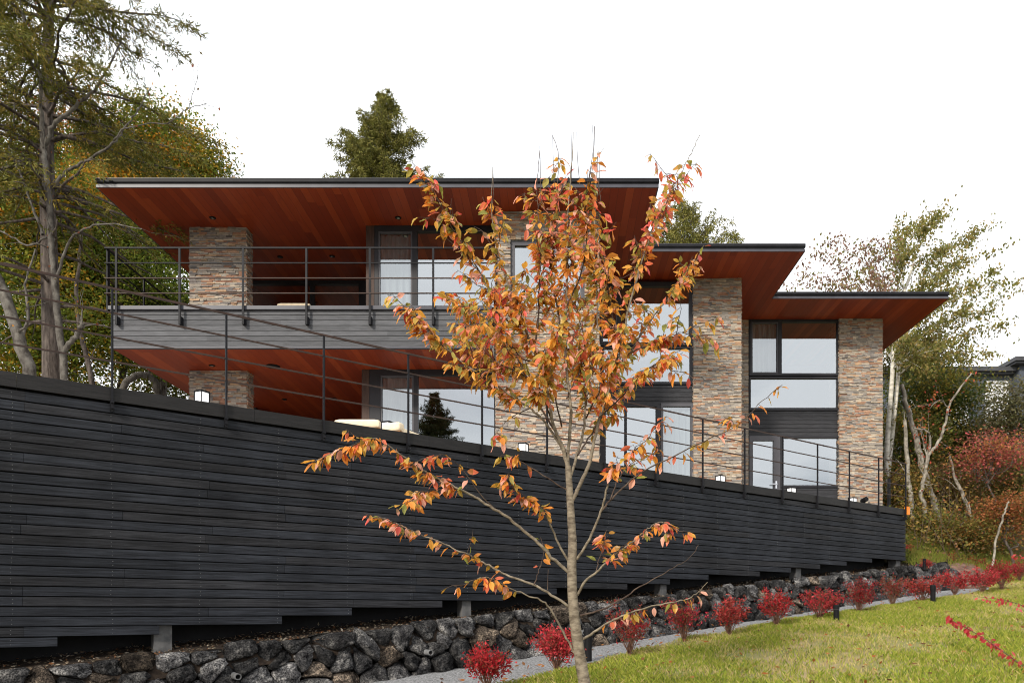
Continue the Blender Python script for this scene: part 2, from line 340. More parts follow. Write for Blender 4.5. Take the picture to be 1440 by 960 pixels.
def build_terrain():
    gx = np.unique(np.concatenate([np.linspace(-260, -24, 14), np.arange(-24, 30, .5), np.linspace(30, 260, 14)]))
    gy = np.unique(np.concatenate([np.linspace(-220, -14, 12), np.arange(-14, 44, .5), np.linspace(44, 420, 14)]))
    XX, YY = np.meshgrid(gx, gy); t, e = te(XX, YY); Z = G(XX, YY) - .10
    near = (e > -1.1) & (e < 1.3) & (t < 18.2)
    Z = np.where(near, np.minimum(Z, path_z(t) - .25), Z)
    Z = np.where((e >= 1.3) & (t < 19), np.minimum(Z, path_z(t) - .12 + np.maximum(0, lawn_z(XX, YY) - path_z(t))), Z)
    Z = Z + .10 * np.sin(XX * .7) * np.sin(YY * .6) * smoothstep(6, 20, -e)
    n = len(gx); m = len(gy); g = Geo(); idx = np.arange(n * m).reshape(m, n)
    g.add(np.stack([XX, YY, Z], -1).reshape(-1, 3), np.stack([idx[:-1, :-1], idx[:-1, 1:], idx[1:, 1:], idx[1:, :-1]], -1).reshape(-1, 4))
    tag(g.build('ground', M['ground'], smooth=True), kind='structure')
    # strips in the screen's own directions
    def strip(name, mat, ts, es, zf):
        g = Geo(); V = []
        for t in ts:
            for e in es(t):
                w = W(t, e); V.append((w[0], w[1], zf(t, e, w)))
        k = len(es(ts[0])); idx = np.arange(len(ts) * k).reshape(len(ts), k)
        g.add(V, np.stack([idx[:-1, :-1], idx[1:, :-1], idx[1:, 1:], idx[:-1, 1:]], -1).reshape(-1, 4)[:, ::-1])
        return tag(g.build(name, mat, smooth=True), kind='structure')
    hn = lambda w, s, a: a * noise.noise(Vector((w[0] * s, w[1] * s, 3)))
    strip('soil_bed', M['soil'], np.arange(-9, 17.8, .15), lambda t: np.concatenate([[.56, .48], np.linspace(.42, -4.5, 20)]), lambda t, e, w: soil_z(t) + .14 * max(0, -e) - .10 * max(0, e) - 1.4 * max(0, e - .43) + hn(w, 4, .03))
    strip('gravel_path', M['gravel'], np.arange(-9, 18.0, .2), lambda t: np.linspace(.5, edge_e(t) + .12, 9), lambda t, e, w: path_z(t) + hn(w, 3, .015) - .012)
    strip('lawn', M['lawn'], np.arange(-12, 34, .3), lambda t: edge_e(t) + np.concatenate([np.linspace(0, 9, 32), np.linspace(9.5, 30, 12)]), lambda t, e, w: float(lawn_z(w[0], w[1])) + hn(w, 1.6, .03))
build_terrain()

# ------------------------------------------------------------------ the house
house = tag(empty('house', (0, 17, 2.4)), 'modern two storey house with stepped flat roof, red cedar soffits and stone piers', 'house')
HO = Vector((0, 17, 2.4))
def hb(geo, name, mats, parent=None, smooth=False):
    o = geo.build(name, mats, parent or house, smooth)
    if parent is None: o.location = -HO
    return o
ZS, ZT = 7.95, 8.105                       # soffit and roof top
ROOF = [(-8.58, 14.14), (1.93, 14.14), (1.93, 16.65), (5.51, 16.65), (5.51, 19.15), (9.99, 19.15), (9.99, 27.5), (-8.58, 27.5)]
g = Geo(); g.prism(ROOF, ZS + .012, ZT - .005); roof = hb(g, 'roof', M['roofing'])
g = Geo(); n_ = len(ROOF); g.add([(x, y, ZS) for x, y in ROOF], [tuple(range(n_ - 1, -1, -1))]); hb(g, 'soffit', M['cedar'], roof)
g = Geo()
for i in range(n_):                        # three stepped profiles of the metal edge
    (x0, y0), (x1, y1) = ROOF[i], ROOF[(i + 1) % n_]
    a = np.array((x1 - x0, y1 - y0)); a /= np.linalg.norm(a); o_ = np.array((a[1], -a[0]))
    for zc, h, off, m_ in ((ZS + .022, .052, .020, 1), (ZS + .070, .044, .006, 0), (ZS + .127, .062, .030, 0), (ZS + .160, .010, .034, 1)):
        p = np.array((x0, y0)) - a * .0 + o_ * off / 2; q = np.array((x1, y1)) + o_ * off / 2
        e0 = a * off * (.98 if True else 0)
        g.bar((*(p - e0 * .5), zc), (*(q + e0 * .5), zc), off, h, mat=m_)
hb(g, 'fascia', [M['metal'], M['fascia']], roof)

PAL = np.array([(.30, .275, .23), (.25, .24, .215), (.21, .205, .195), (.165, .165, .165), (.125, .128, .135), (.34, .31, .25), (.40, .35, .27), (.32, .19, .115), (.28, .14, .085), (.23, .105, .065), (.36, .24, .14), (.085, .085, .09), (.27, .25, .22)])
PAL = PAL * .74 + PAL.mean(0) * .26; PAL *= .92 * np.array((1.03, .99, .97))
PW = np.array([13, 14, 12, 8, 5, 10, 6, 9, 7, 5, 7, 3, 10.0]); PW /= PW.sum()
def ledger(geo, o, a, L, z0, z1, nrm, openings=()):
    """split face stone strips on a vertical face: o origin (x, y), a along, L long, nrm outwards"""
    o = np.array(o, float); a = np.array(a, float); nrm = np.array(nrm, float); z = z0
    while z < z1 - .008:
        h = min(rnd.uniform(.026, .043), z1 - z); s = 0.0; drift = rnd.random()
        while s < L - .001:
            l = rnd.uniform(.05, .24); e = min(L, s + l)
            if L - e < .07: e = L
            hit = [op for op in openings if op[2] < z + h - .004 and op[3] > z + .004 and op[0] < e and op[1] > s]
            if hit:
                op = hit[0]
                if op[0] > s + .02: e = op[0]
                else: s = max(s + .001, op[1]); continue
            pr = rnd.choice((.004, .008, .012, .017, .024)) + rnd.uniform(0, .004); tl = rnd.uniform(-.003, .003)
            c = PAL[rng.choice(len(PAL), p=PW)] * rnd.uniform(.78, 1.22)
            g0 = .0015
            A = o + a * (s + g0); B = o + a * (e - g0); zb, zt = z + .0015, z + h - .0015
            f = lambda P, d: P + nrm * d
            V = [(*f(A, -.03), zb), (*f(B, -.03), zb), (*f(B, -.03), zt), (*f(A, -.03), zt), (*f(A, pr + tl), zb), (*f(B, pr - tl), zb), (*f(B, pr - tl - .003), zt), (*f(A, pr + tl - .003), zt)]
            geo.add(V, [(4, 5, 6, 7), (0, 4, 7, 3), (5, 1, 2, 6), (7, 6, 2, 3), (0, 1, 5, 4)], c)
            s = e
        z += h
def stone_block(name, X0, X1, Y0, Y1, z0, z1, openings=(), sides=True):
    g = Geo(); i_ = .02
    xs = sorted({X0 + i_, X1 - i_, *[v for op in openings for v in (X0 + op[0], X0 + op[1])]}); zs = sorted({z0, z1, *[v for op in openings for v in (op[2], op[3])]})
    for i in range(len(xs) - 1):
        for j in range(len(zs) - 1):
            cx, cz = (xs[i] + xs[i + 1]) / 2 - X0, (zs[j] + zs[j + 1]) / 2
            if not any(op[0] < cx < op[1] and op[2] < cz < op[3] for op in openings): g.box(xs[i], xs[i + 1], Y0 + i_, Y1 - i_, zs[j], zs[j + 1], (.1, .1, .1))
    ledger(g, (X0, Y0), (1, 0), X1 - X0, z0, z1, (0, -1), openings)
    if sides:
        ledger(g, (X1, Y0), (0, 1), Y1 - Y0, z0, z1, (1, 0)); ledger(g, (X0, Y1), (0, -1), Y1 - Y0, z0, z1, (-1, 0))
    return hb(g, name, M['ledge'])

FL = 2.42                                   # deck level
ZB0, ZB1 = 4.99, 5.775                      # balcony underside and ledge
stone_block('stone_column', -7.55, -6.39, 15.6, 15.92, ZB1 - .1, ZS)
stone_block('stone_column', -7.55, -6.37, 15.6, 15.92, .2, ZB0)
px2x = lambda x, Y: (x - CX) * Y / FP
px2z = lambda y, Y: (CY - y) * Y / FP
YP = 14.97
opx = [(px2x(718, YP) + 1.17, px2x(822, YP) + 1.17, px2z(431, YP), px2z(338, YP))]
stone_block('stone_pier', -1.17, .88, YP, 18.3, .2, ZS, opx)
stone_block('stone_pier', 3.31, 4.45, 17.98, 20.6, .3, ZS)
stone_block('stone_pier', 7.72, 8.89, 20.45, 21.2, .8, ZS)
stone_block('stone_pier', 4.45, 5.27, 20.5, 20.8, .8, ZS, sides=False)

def cells(geo, Y0, Y1, x0, x1, z0, z1, holes, col=(1, 1, 1), mat=0):
    xs = sorted({x0, x1, *[v for h in holes for v in h[:2]]}); zs = sorted({z0, z1, *[v for h in holes for v in h[2:4]]})
    for i in range(len(xs) - 1):
        for j in range(len(zs) - 1):
            cx, cz = (xs[i] + xs[i + 1]) / 2, (zs[j] + zs[j + 1]) / 2
            if not any(h[0] < cx < h[1] and h[2] < cz < h[3] for h in holes): geo.box(xs[i], xs[i + 1], Y0, Y1, zs[j], zs[j + 1], col, mat)

def window(Y, outer, panes, sash=(), name='window', mat='frame', curtains=(), depth=.09):
    """outer and panes are rectangles in the photograph's pixels on the plane at depth Y; sash panes get an inner lighter frame"""
    cv = lambda r: (px2x(r[0], Y), px2x(r[1], Y), px2z(r[3], Y), px2z(r[2], Y))
    O = cv(outer); Ps = [cv(p) for p in panes]
    g = Geo(); cells(g, Y - .03, Y + depth, *O, Ps)
    for i in sash:                          # the opening light's own thinner frame, set back a little
        a = Ps[i]; w = .035; cells(g, Y - .012, Y + .05, *a, [(a[0] + w, a[1] - w, a[2] + w, a[3] - w)], mat=1)
    o = hb(g, name, [M[mat], M['framelight']])
    for i, p in enumerate(Ps):
        w = .034 if i in sash else -.004
        g = Geo(); g.add([(p[0] + w, Y + .025, p[2] + w), (p[1] - w, Y + .025, p[2] + w), (p[1] - w, Y + .025, p[3] - w), (p[0] + w, Y + .025, p[3] - w)], [(0, 1, 2, 3)])
        hb(g, 'pane', M['sheerglass' if i in [c_[0] for c_ in curtains] else 'glass'], o)
    for i, amp in curtains:
        p = Ps[i]; n = 60; m = 14; xs = np.linspace(p[0] - .02, p[1] + .02, n); zs = np.linspace(p[2] - .02, p[3] - .02, m)
        V = [(x, Y + .11 + amp * math.sin(x * 46 + .35 * math.sin(z * 5 + x * 3)) + .4 * amp * math.sin(x * 21 + 1), z) for z in zs for x in xs]
        idx = np.arange(n * m).reshape(m, n); g = Geo(); g.add(V, np.stack([idx[:-1, :-1], idx[:-1, 1:], idx[1:, 1:], idx[1:, :-1]], -1).reshape(-1, 4))
        hb(g, 'curtain', M['curtain'], o, smooth=True)
    return o

def siding(x0, x1, z0, z1, Y, mat='siding', pitch=.105, name='siding', parent=None):
    g = Geo(); z = z0
    g.box(x0, x1, Y + .02, Y + .06, z0, z1, (.3, .3, .3))
    while z < z1 - .01:
        h = min(pitch, z1 - z); s = x0; k = rnd.uniform(.8, 1.2)
        while s < x1:
            e = min(x1, s + rnd.uniform(1.6, 3.6)); e = x1 if x1 - e < .5 else e; k = rnd.uniform(.84, 1.16)
            V = [(s, Y, z + .004), (e, Y, z + .004), (e, Y + .02, z + .004), (s, Y + .02, z + .004), (s, Y + .007, z + h - .003), (e, Y + .007, z + h - .003), (e, Y + .02, z + h - .003), (s, Y + .02, z + h - .003)]
            g.add(V, [(0, 3, 2, 1), (4, 5, 6, 7), (0, 1, 5, 4), (1, 2, 6, 5), (3, 0, 4, 7)], (k, k, k)); s = e + .0005
        z += h
    return hb(g, name, M[mat], parent)

# bay one: upper and lower glazing between the terrace recess and the stone pier
YB = 15.55
window(YB, (527, 699, 318, 434), [(532, 580, 326, 434), (587, 696, 326, 434)], sash=(0,), curtains=[(0, .022)])
window(YB, (520, 699, 520, 640), [(535, 582, 528, 640), (588, 695, 528, 640)], sash=(0,), curtains=[(0, .022)])
for (a, b, y0, y1) in ((515, 526.6, 318, 434), (509, 519.6, 520, 640)):
    g = Geo(); g.box(px2x(a, YB), px2x(b, YB), YB - .02, YB + .2, px2z(y1, YB), px2z(y0, YB)); hb(g, 'jamb', M['brownframe'])
# the window in the stone pier, its frame set back from the stone
window(YP + .07, (716, 824, 337, 432), [(724, 817, 346, 431)], mat='framelight')
# bay two
YC = 18.02
window(YC, (833, 975, 397, 486.5), [(846, 868, 403, 482), (873, 969, 403, 482)], sash=(0,))
window(YC, (833, 975, 487.5, 540.5), [(849, 970, 490.5, 537)])
siding(px2x(833, YC), px2x(974.5, YC), px2z(570, YC), px2z(541, YC), YC)
window(YC, (833, 929, 569.5, 690), [(850, 878, 572, 690), (881.5, 923, 572, 690)])
window(YC, (929.5, 975, 567, 690), [(932.5, 971, 571.5, 676)], mat='framelight', curtains=[(0, .03)])
# bay three
YD = 20.52
window(YD, (1053.5, 1180, 448.6, 528.5), [(1056.5, 1094, 453, 525), (1099, 1177, 453, 525)], sash=(0,), curtains=[(0, .03)])
window(YD, (1053.5, 1180, 530, 577), [(1055.5, 1177, 532.5, 573.5)])
siding(px2x(1053.5, YD), px2x(1180, YD), px2z(612.5, YD), px2z(577.5, YD), YD)
door = window(YD, (1053.5, 1097, 612.8, 728), [(1058.5, 1087.5, 619.5, 688.5)], name='door', mat='framelight')
g = Geo(); hx, hz = px2x(1091, YD), px2z(681.5, YD)
g.box(hx - .022, hx + .022, YD - .045, YD - .031, hz - .10, hz + .10); g.box(hx - .012, hx + .012, YD - .10, YD - .045, hz + .0, hz + .024); g.box(hx - .13, hx + .012, YD - .115, YD - .095, hz, hz + .022)
hb(g, 'handle', M['chrome'], door)
window(YD, (1097.5, 1180, 612.8, 685), [(1100.5, 1178, 616, 682)])
siding(px2x(1097.5, YD), px2x(1180, YD), .8, px2z(685.5, YD), YD)

# walls behind: recesses, floors, ends and rooms
g = Geo()
g.box(-3.95, 8.8, 20.9, 20.96, 0, 2.3)            # under the house
g.box(-8.2, 9.2, 26.4, 26.6, 0, ZS - .02)         # rear wall
g.box(8.75, 8.88, 21.25, 26.4, .8, ZS - .02)      # right flank
g.box(-7.45, -7.3, 18.4, 26.4, FL, ZS - .02)      # left flank
g.box(-3.9, -3.78, 15.8, 20.6, 0, ZB0 - .01); g.box(-3.9, -3.78, 15.8, 18.1, ZB1 - .3, ZS - .02)
hb(g, 'wall', M['siding'])
g = Geo()                                          # the intermediate floor: ceilings below, floors above
g.box(-3.75, .86, 15.75, 26.2, ZB0 + .03, ZB1 - .35); g.box(.9, 3.3, 18.3, 26.2, 4.75, 5.15); g.box(4.5, 8.7, 20.75, 26.2, 5.0, 5.4)
g.box(-7.3, 8.7, 21, 26.2, FL - .25, FL - .05); g.box(-3.75, 3.3, 15.75, 21, FL - .25, FL - .02)
g.box(-3.7, 8.7, 24.2, 24.3, FL, ZS - .05)
hb(g, 'room', M['room'])
# terrace recess glazing, upper and lower
YR = 18.1
window(YR, (330, 516, 392, 447), [(338, 436, 400, 447), (442, 505, 400, 447)])
g = Geo(); g.box(-7.3, -3.9, 20.6, 20.7, FL, ZB0 - .01); hb(g, 'wall', M['siding'])
# balcony
bal = siding(-8.40, -1.18, ZB0 + .03, ZB1 - .07, 14.27, 'greyboard', .1, 'balcony')
g = Geo(); g.box(-8.43, -1.19, 14.22, 14.45, ZB1 - .068, ZB1); g.box(-8.43, -8.2, 14.45, 18.3, ZB1 - .068, ZB1)
g.box(-8.42, -1.19, 14.255, 14.33, ZB0 - .004, ZB0 + .028); hb(g, 'ledge', M['fascia'], bal).location = (0, 0, 0)
g = Geo(); g.add([(-8.40, 14.31, ZB0), (-1.19, 14.31, ZB0), (-1.19, 20.59, ZB0), (-8.40, 20.59, ZB0)], [(3, 2, 1, 0)]); hb(g, 'soffit', M['cedar'], bal)
g = Geo(); g.box(-8.36, -1.2, 14.335, 20.58, ZB0 + .012, ZB1 - .25); hb(g, 'floor', M['deckfloor'], bal)
g = Geo(); g.box(-8.40, -8.34, 14.34, 18.3, ZB0 + .005, ZB1 - .07); hb(g, 'side_board', M['greyboard'], bal)
for ch in bal.children: ch.location = (0, 0, 0)

def disc(geo, c, r, h, mat=0, n=18):
    a = np.linspace(0, 2 * math.pi, n, endpoint=False); V = [(c[0] + r * math.cos(t), c[1] + r * math.sin(t), c[2] - h) for t in a] + [(c[0] + r * math.cos(t), c[1] + r * math.sin(t), c[2]) for t in a]
    geo.add(V, [tuple(range(n - 1, -1, -1))], mat=mat); b = geo.n - 2 * n
    geo.F.append((np.array([(i, (i + 1) % n, n + (i + 1) % n, n + i) for i in range(n)]) + b, np.ones((n, 3)), mat))
def ceiling_spot(x, y, zc):
    Z = zc * FP / (CY - y); g = Geo(); disc(g, (px2x(x, Z), Z, zc), .062, .012); disc(g, (px2x(x, Z), Z, zc - .0125), .034, .004, 1)
    hb(g, 'downlight', [M['black'], M['chrome']])
for x, y in ((299, 306), (394, 361), (467, 360), (560, 306)): ceiling_spot(x, y, ZS)
for x, y in ((298, 513.5), (400, 561), (470, 560)): ceiling_spot(x, y, ZB0)
Z = ZB0 * FP / (CY - 514.5); g = Geo(); disc(g, (px2x(384, Z), Z, ZB0), .135, .014, n=28); disc(g, (px2x(384, Z), Z, ZB0 - .015), .115, .006, n=28); hb(g, 'ceiling_speaker', M['black'])

# balcony railing
br = tag(empty('balcony_railing', (-4.8, 14.22, ZB1)), 'thin dark metal railing with horizontal bars on the upper balcony', 'railing')
def child(geo, name, mat, par, smooth=False):
    o = geo.build(name, mat, par, smooth); o.location = -par.location if par.rotation_euler.z == 0 else (0, 0, 0); return o
ZR = ZB1 + 1.065
for i in range(7):
    x = px2x(164.5 + 89 * i, 14.2); g = Geo(); g.box(x - .019, x + .019, 14.165, 14.19, ZB1 - .37, ZR - .012); g.box(x - .03, x + .03, 14.19, 14.262, ZB1 - .36, ZB1 - .22); child(g, 'post', M['metal'], br)
for y in (15.5, 16.8, 18.1):
    g = Geo(); g.box(-8.455, -8.432, y - .026, y + .026, ZB1 - .3, ZR - .012); child(g, 'post', M['metal'], br)
g = Geo(); g.box(-8.46, -8.435, 14.22, 14.30, ZB1 - .1, ZR - .012); child(g, 'post', M['metal'], br)
for k in range(4):
    z = ZR - .284 * k; h = .026 if k == 0 else .016; g = Geo(); g.bar((-8.465, 14.178, z), (-1.19, 14.178, z), .03, h); g.bar((-8.444, 14.21, z), (-8.444, 18.3, z), .026, h)
    child(g, 'rail', M['metal'] if k < 2 else M['rust'], br)

# ------------------------------------------------------------------ the deck with its board screen
deck = tag(empty('wooden_deck', (P0[0], P0[1], 0), ANG), 'raised deck fronted by a long sloping-looking screen of black charred horizontal boards', 'deck')
deck['label'] = 'raised deck fronted by a long screen of black charred horizontal boards'
def dk(geo, name, mat, par=None, smooth=False): return geo.build(name, mat, par or deck, smooth)
T0, T1 = -8.0, 16.72; PITCH = .1076
ends = [t_of_x(x) for x in (81, 224, 396, 494, 621, 706, 782, 881, 941, 995, 1067, 1111, 1152, 1189, 1225)]
g = Geo(); gn = Geo()
for i in range(-7, 25):
    zb = -.367 + PITCH * i; te_ = ends[i] if 0 <= i < 15 else (T1 if i >= 15 else -.45 + i * 1.0)
    s = T0
    while s < te_ - .01:
        e = min(te_, s + rnd.choice((1.8, 2.7, 3.6, 3.6)) + rnd.uniform(-.02, .02)); e = te_ if te_ - e < .6 else e
        k = rnd.uniform(.82, 1.20); c = np.array((k, k, k)) * (np.array((1.05, 1.0, .96)) if rnd.random() < .3 else np.array((.97, 1, 1.05)))
        o1, o2 = rnd.uniform(-.002, .002), rnd.uniform(-.002, .002); h = PITCH - rnd.uniform(.009, .014)
        b = .004                            # a small chamfer along both long edges
        prof = [(-.026 + b + o1, 0), (-.026 + o1, b), (-.026 + o1, h - b), (-.026 + b + o1, h), (0, h), (0, 0)]
        nseg = max(1, int((e - s) / .6)); V = []
        for q in range(nseg + 1):
            tt = s + (e - s - .003) * q / nseg; wv = .0022 * noise.noise(Vector((tt * .9, i * 3.1, 0)))
            V += [(tt, y + wv, zb + z + wv) for y, z in prof]
        F = [(q * 6 + a, (q + 1) * 6 + a, (q + 1) * 6 + (a + 1) % 6, q * 6 + (a + 1) % 6) for q in range(nseg) for a in range(6)]
        g.add(V, F, c); g.add(V[:6], [(0, 1, 2, 3, 4, 5)], c); g.add(V[-6:], [(5, 4, 3, 2, 1, 0)], c)
        s = e
    st = math.ceil(T0 / .905) * .905
    while st < te_ - .03:
        for zz in (.026, .07): gn.box(st - .003 + .01 * math.sin(st * 9 + i), st + .003 + .01 * math.sin(st * 9 + i), -.0285, -.02, zb + zz - .003, zb + zz + .003)
        st += .905
scr = dk(g, 'board_screen', M['charred']); dk(gn, 'nail', M['nail'], scr)['kind'] = 'stuff'
g = Geo()
for i in range(-7, 25):                    # black sheets added for the darkness behind the board gaps
    te_ = ends[i] if 0 <= i < 15 else (T1 if i >= 15 else -.45 + i * 1.0)
    zb = -.367 + PITCH * i; g.box(T0, te_ - .02, .012, .03, zb + .002, zb + PITCH + .0015, (.3, .3, .3))
g.box(T0, T1 - .05, .5, .56, -.6, 2.3, (.3, .3, .3))
dk(g, 'gap_shade_sheet', M['black'])
g = Geo(); s = T0
while s < T1:
    e = min(T1 + .012, s + 2.38); k = rnd.uniform(.85, 1.15); g.box(s, e - .003, -.045, .10, 2.340, 2.492, (k, k, k)); s = e
    if T1 - s < .02: break
dk(g, 'cap_board', M['cap'])
# return of screen at the right end, up to the house
rt = np.array((8.95, 20.3)); we = W(T1); loc = lambda P: (float((np.array(P) - P0) @ U), float((np.array(P) - P0) @ np.array((-U[1], U[0]))))
a0, a1 = loc(we), loc(rt); g = Geo()
for i in range(15, 25): g.bar((a0[0] - .013, a0[1] + .02, -.367 + PITCH * i + .048), (a1[0], a1[1], -.367 + PITCH * i + .048), .024, .096)
g.bar((a0[0], a0[1] + .1, 2.416), (a1[0], a1[1], 2.416), .07, .15); dk(g, 'side_board', M['charred'])
fl = [loc(W(T0, -.1)), loc(W(T1 - .06, -.1)), loc(rt), loc((8.9, 20.9)), loc((-3.9, 20.9)), loc((-9.5, 20.9)), loc((-13, 14))]
g = Geo(); g.prism(fl, FL - .12, FL); dk(g, 'floor', M['deckfloor'])
for x, w in ((230, .19), (658, .15), (935, .155), (1125, .17), (1265, .2)):
    t = t_of_x(x); g = Geo(); g.box(t - w / 2, t + w / 2, .035, .035 + w, float(soil_z(t)) - .35, -.367 + PITCH * 9 if x < 1000 else 1.9); dk(g, 'concrete_post', M['concrete'])

rail = tag(empty('deck_railing', (P0[0], P0[1], 0), ANG), 'long dark metal railing with four bars along the black deck screen', 'railing')
SP = 1.19
for i in range(-6, 15):
    t = i * SP; g = Geo(); g.box(t - .011, t + .011, -.075, -.047, 2.22, 3.575); g.box(t - .02, t + .02, -.046, -.027, 2.235, 2.35); g.box(t - .017, t + .017, -.095, -.075, 2.25, 2.275); g.box(t - .017, t + .017, -.095, -.075, 2.31, 2.335)
    g.build('post', M['metal'], rail)
for k, z in enumerate((3.585, 3.315, 3.045, 2.775)):
    g = Geo(); h = .022 if k == 0 else .015; g.bar((T0, -.061, z), (16.68, -.061, z), .024, h); b0 = (16.66, -.05, z); b1 = (*loc((8.98, 20.25)), z); g.bar(b0, b1, .02, h); g.build('rail', M['rust'], rail)
p = loc((8.98, 20.25)); g = Geo(); g.box(p[0] - .03, p[0] + .03, p[1] - .03, p[1] + .03, 2.3, 3.58); g.build('post', M['metal'], rail)
g = Geo(); w = W(T1 + .02, .02); g.box(-.05, .05, -.045, .045, -.09, .09); g.box(-.04, .04, -.035, .035, .0905, .11)
tag(g.build('marker_block', M['orange'], loc=(w[0] + .03, w[1], 2.45), rz=ANG), 'small bright orange block at the far end of the black board screen', 'marker')

# things standing on the deck
def lantern(x, ytop, off, rz, label):
    Zw = 8.41 * 2060 / (2217 - x); Z = Zw + off; X = px2x(x, Z); zt = px2z(ytop, Z); s = .068
    o = tag(empty('deck_lantern', (X, Z, FL), rz), label, 'lantern', 'cube lanterns on the deck'); h = zt - FL
    g = Geo(); g.box(-s + .006, s - .006, -s + .006, s - .006, h - .15, h - .012); g.build('lamp_shade', M['opal'], o)
    g = Geo()
    for i in (-1, 1):
        for j in (-1, 1): g.box(i * s - .006, i * s + .006, j * s - .006, j * s + .006, h - .16, h)
    g.box(-s - .006, s + .006, -s - .006, s + .006, h, h + .012); g.box(-s - .006, s + .006, -s - .006, s + .006, h - .172, h - .16)
    g.build('frame', M['black'], o)
    g = Geo(); g.box(-.03, .03, -.03, .03, 0, h - .172); g.box(-.09, .09, -.09, .09, 0, .012); g.build('stand', M['black'], o)
lantern(284, 551, 1.6, -.45, 'white cube lantern on the deck in front of the left stone column')
lantern(545, 594, 1.6, -.35, 'white cube lantern on the deck beside the cream lounge chairs')
lantern(736, 624, 1.2, -.3, 'white cube lantern on the deck before the middle stone pier, behind the autumn tree')
lantern(1013, 669, 1.0, .55, 'white cube lantern on the deck before the stone pier right of the autumn tree')
lantern(1113, 686, 1.0, .55, 'white cube lantern on the deck beside the glazed door')
lantern(1199, 700, .8, .55, 'white cube lantern on the deck before the rightmost stone pier')
Z = 18.3; X = px2x(1215, Z); o = tag(empty('deck_spotlight', (X, Z, FL)), 'small black spotlight beside the rightmost deck lantern', 'spotlight')
g = Geo(); g.tube([(0, 0, 0), (0, 0, px2z(706, Z) - FL)], .03, 10, cap=True); g.build('stand', M['black'], o)
g = Geo(); h = px2z(703, Z) - FL; g.tube([(-.02, .06, h - .02), (.02, -.1, h + .02)], .06, 12, cap=True); g.build('head', M['black'], o)

def cushion(geo, x0, x1, y0, y1, z0, z1, b=.05):
    """soft box: rounded by a superellipse"""
    c = np.array(((x0 + x1) / 2, (y0 + y1) / 2, (z0 + z1) / 2)); h = np.array(((x1 - x0) / 2, (y1 - y0) / 2, (z1 - z0) / 2)); n = 10
    for ax in range(3):
        for sg in (-1, 1):
            u = np.linspace(-1, 1, n); A, B = np.meshgrid(u, u); Q = np.zeros((n * n, 3)); Q[:, ax] = sg; Q[:, (ax + 1) % 3] = A.ravel(); Q[:, (ax + 2) % 3] = B.ravel()
            P = Q * h; core = np.clip(P, -(h - np.minimum(b, h * .95)), h - np.minimum(b, h * .95)); D = P - core; ln = np.linalg.norm(D, axis=1)[:, None]
            P = core + D / np.maximum(ln, 1e-6) * np.minimum(ln, min(b, float(h.min()) * .95)); idx = np.arange(n * n).reshape(n, n)
            F = np.stack([idx[:-1, :-1], idx[:-1, 1:], idx[1:, 1:], idx[1:, :-1]], -1).reshape(-1, 4); geo.add(P + c, F if sg > 0 else F[:, ::-1])
def lounge_chair(loc, rz, w, zt, label, recline=.25):
    o = tag(empty('lounge_chair', loc, rz), label, 'chair', 'cream lounge chairs')
    g = Geo(); cushion(g, -w / 2, w / 2, -.35, .35, .34, .48); g.build('seat', M['cream'], o, True)
    g = Geo(); cushion(g, -w / 2, w / 2, -.44, -.27, zt - .15, zt - .005); g.build('backrest', M['cream'], o, True)
    g = Geo(); g.box(-w / 2 - .0, w / 2, -.36, .36, .29, .335); g.box(-w / 2, w / 2, -.42, -.30, .3, zt - .152); g.build('frame', M['teak'], o)  # seat frame; the back board's orange paints the cushion's warm-lit underside
    for i in (-1, 1):
        for j in (-1, 1): g = Geo(); g.box(i * (w / 2 - .04) - .025, i * (w / 2 - .04) + .025, j * .32 - .025, j * .32 + .025, 0, .288); g.build('leg', M['teak'], o)
Z = 12.6; lounge_chair((px2x(511, Z), Z, FL), 0, .74, px2z(588.5, Z - .42) - FL, 'wide cream lounge chair on the deck left of the lantern, seen over the screen')
Z = 12.2; lounge_chair((px2x(571, Z), Z, FL), -.4, .34, px2z(594, Z - .35) - FL, 'narrow cream lounge chair on the deck right of the lantern, seen over the screen')
Z = 16.6; lounge_chair((px2x(422, Z), Z, ZB1 - .25), 0, .72, px2z(424.5, 16.15) - (ZB1 - .25), 'cream lounge chair back just showing above the upper balcony edge')

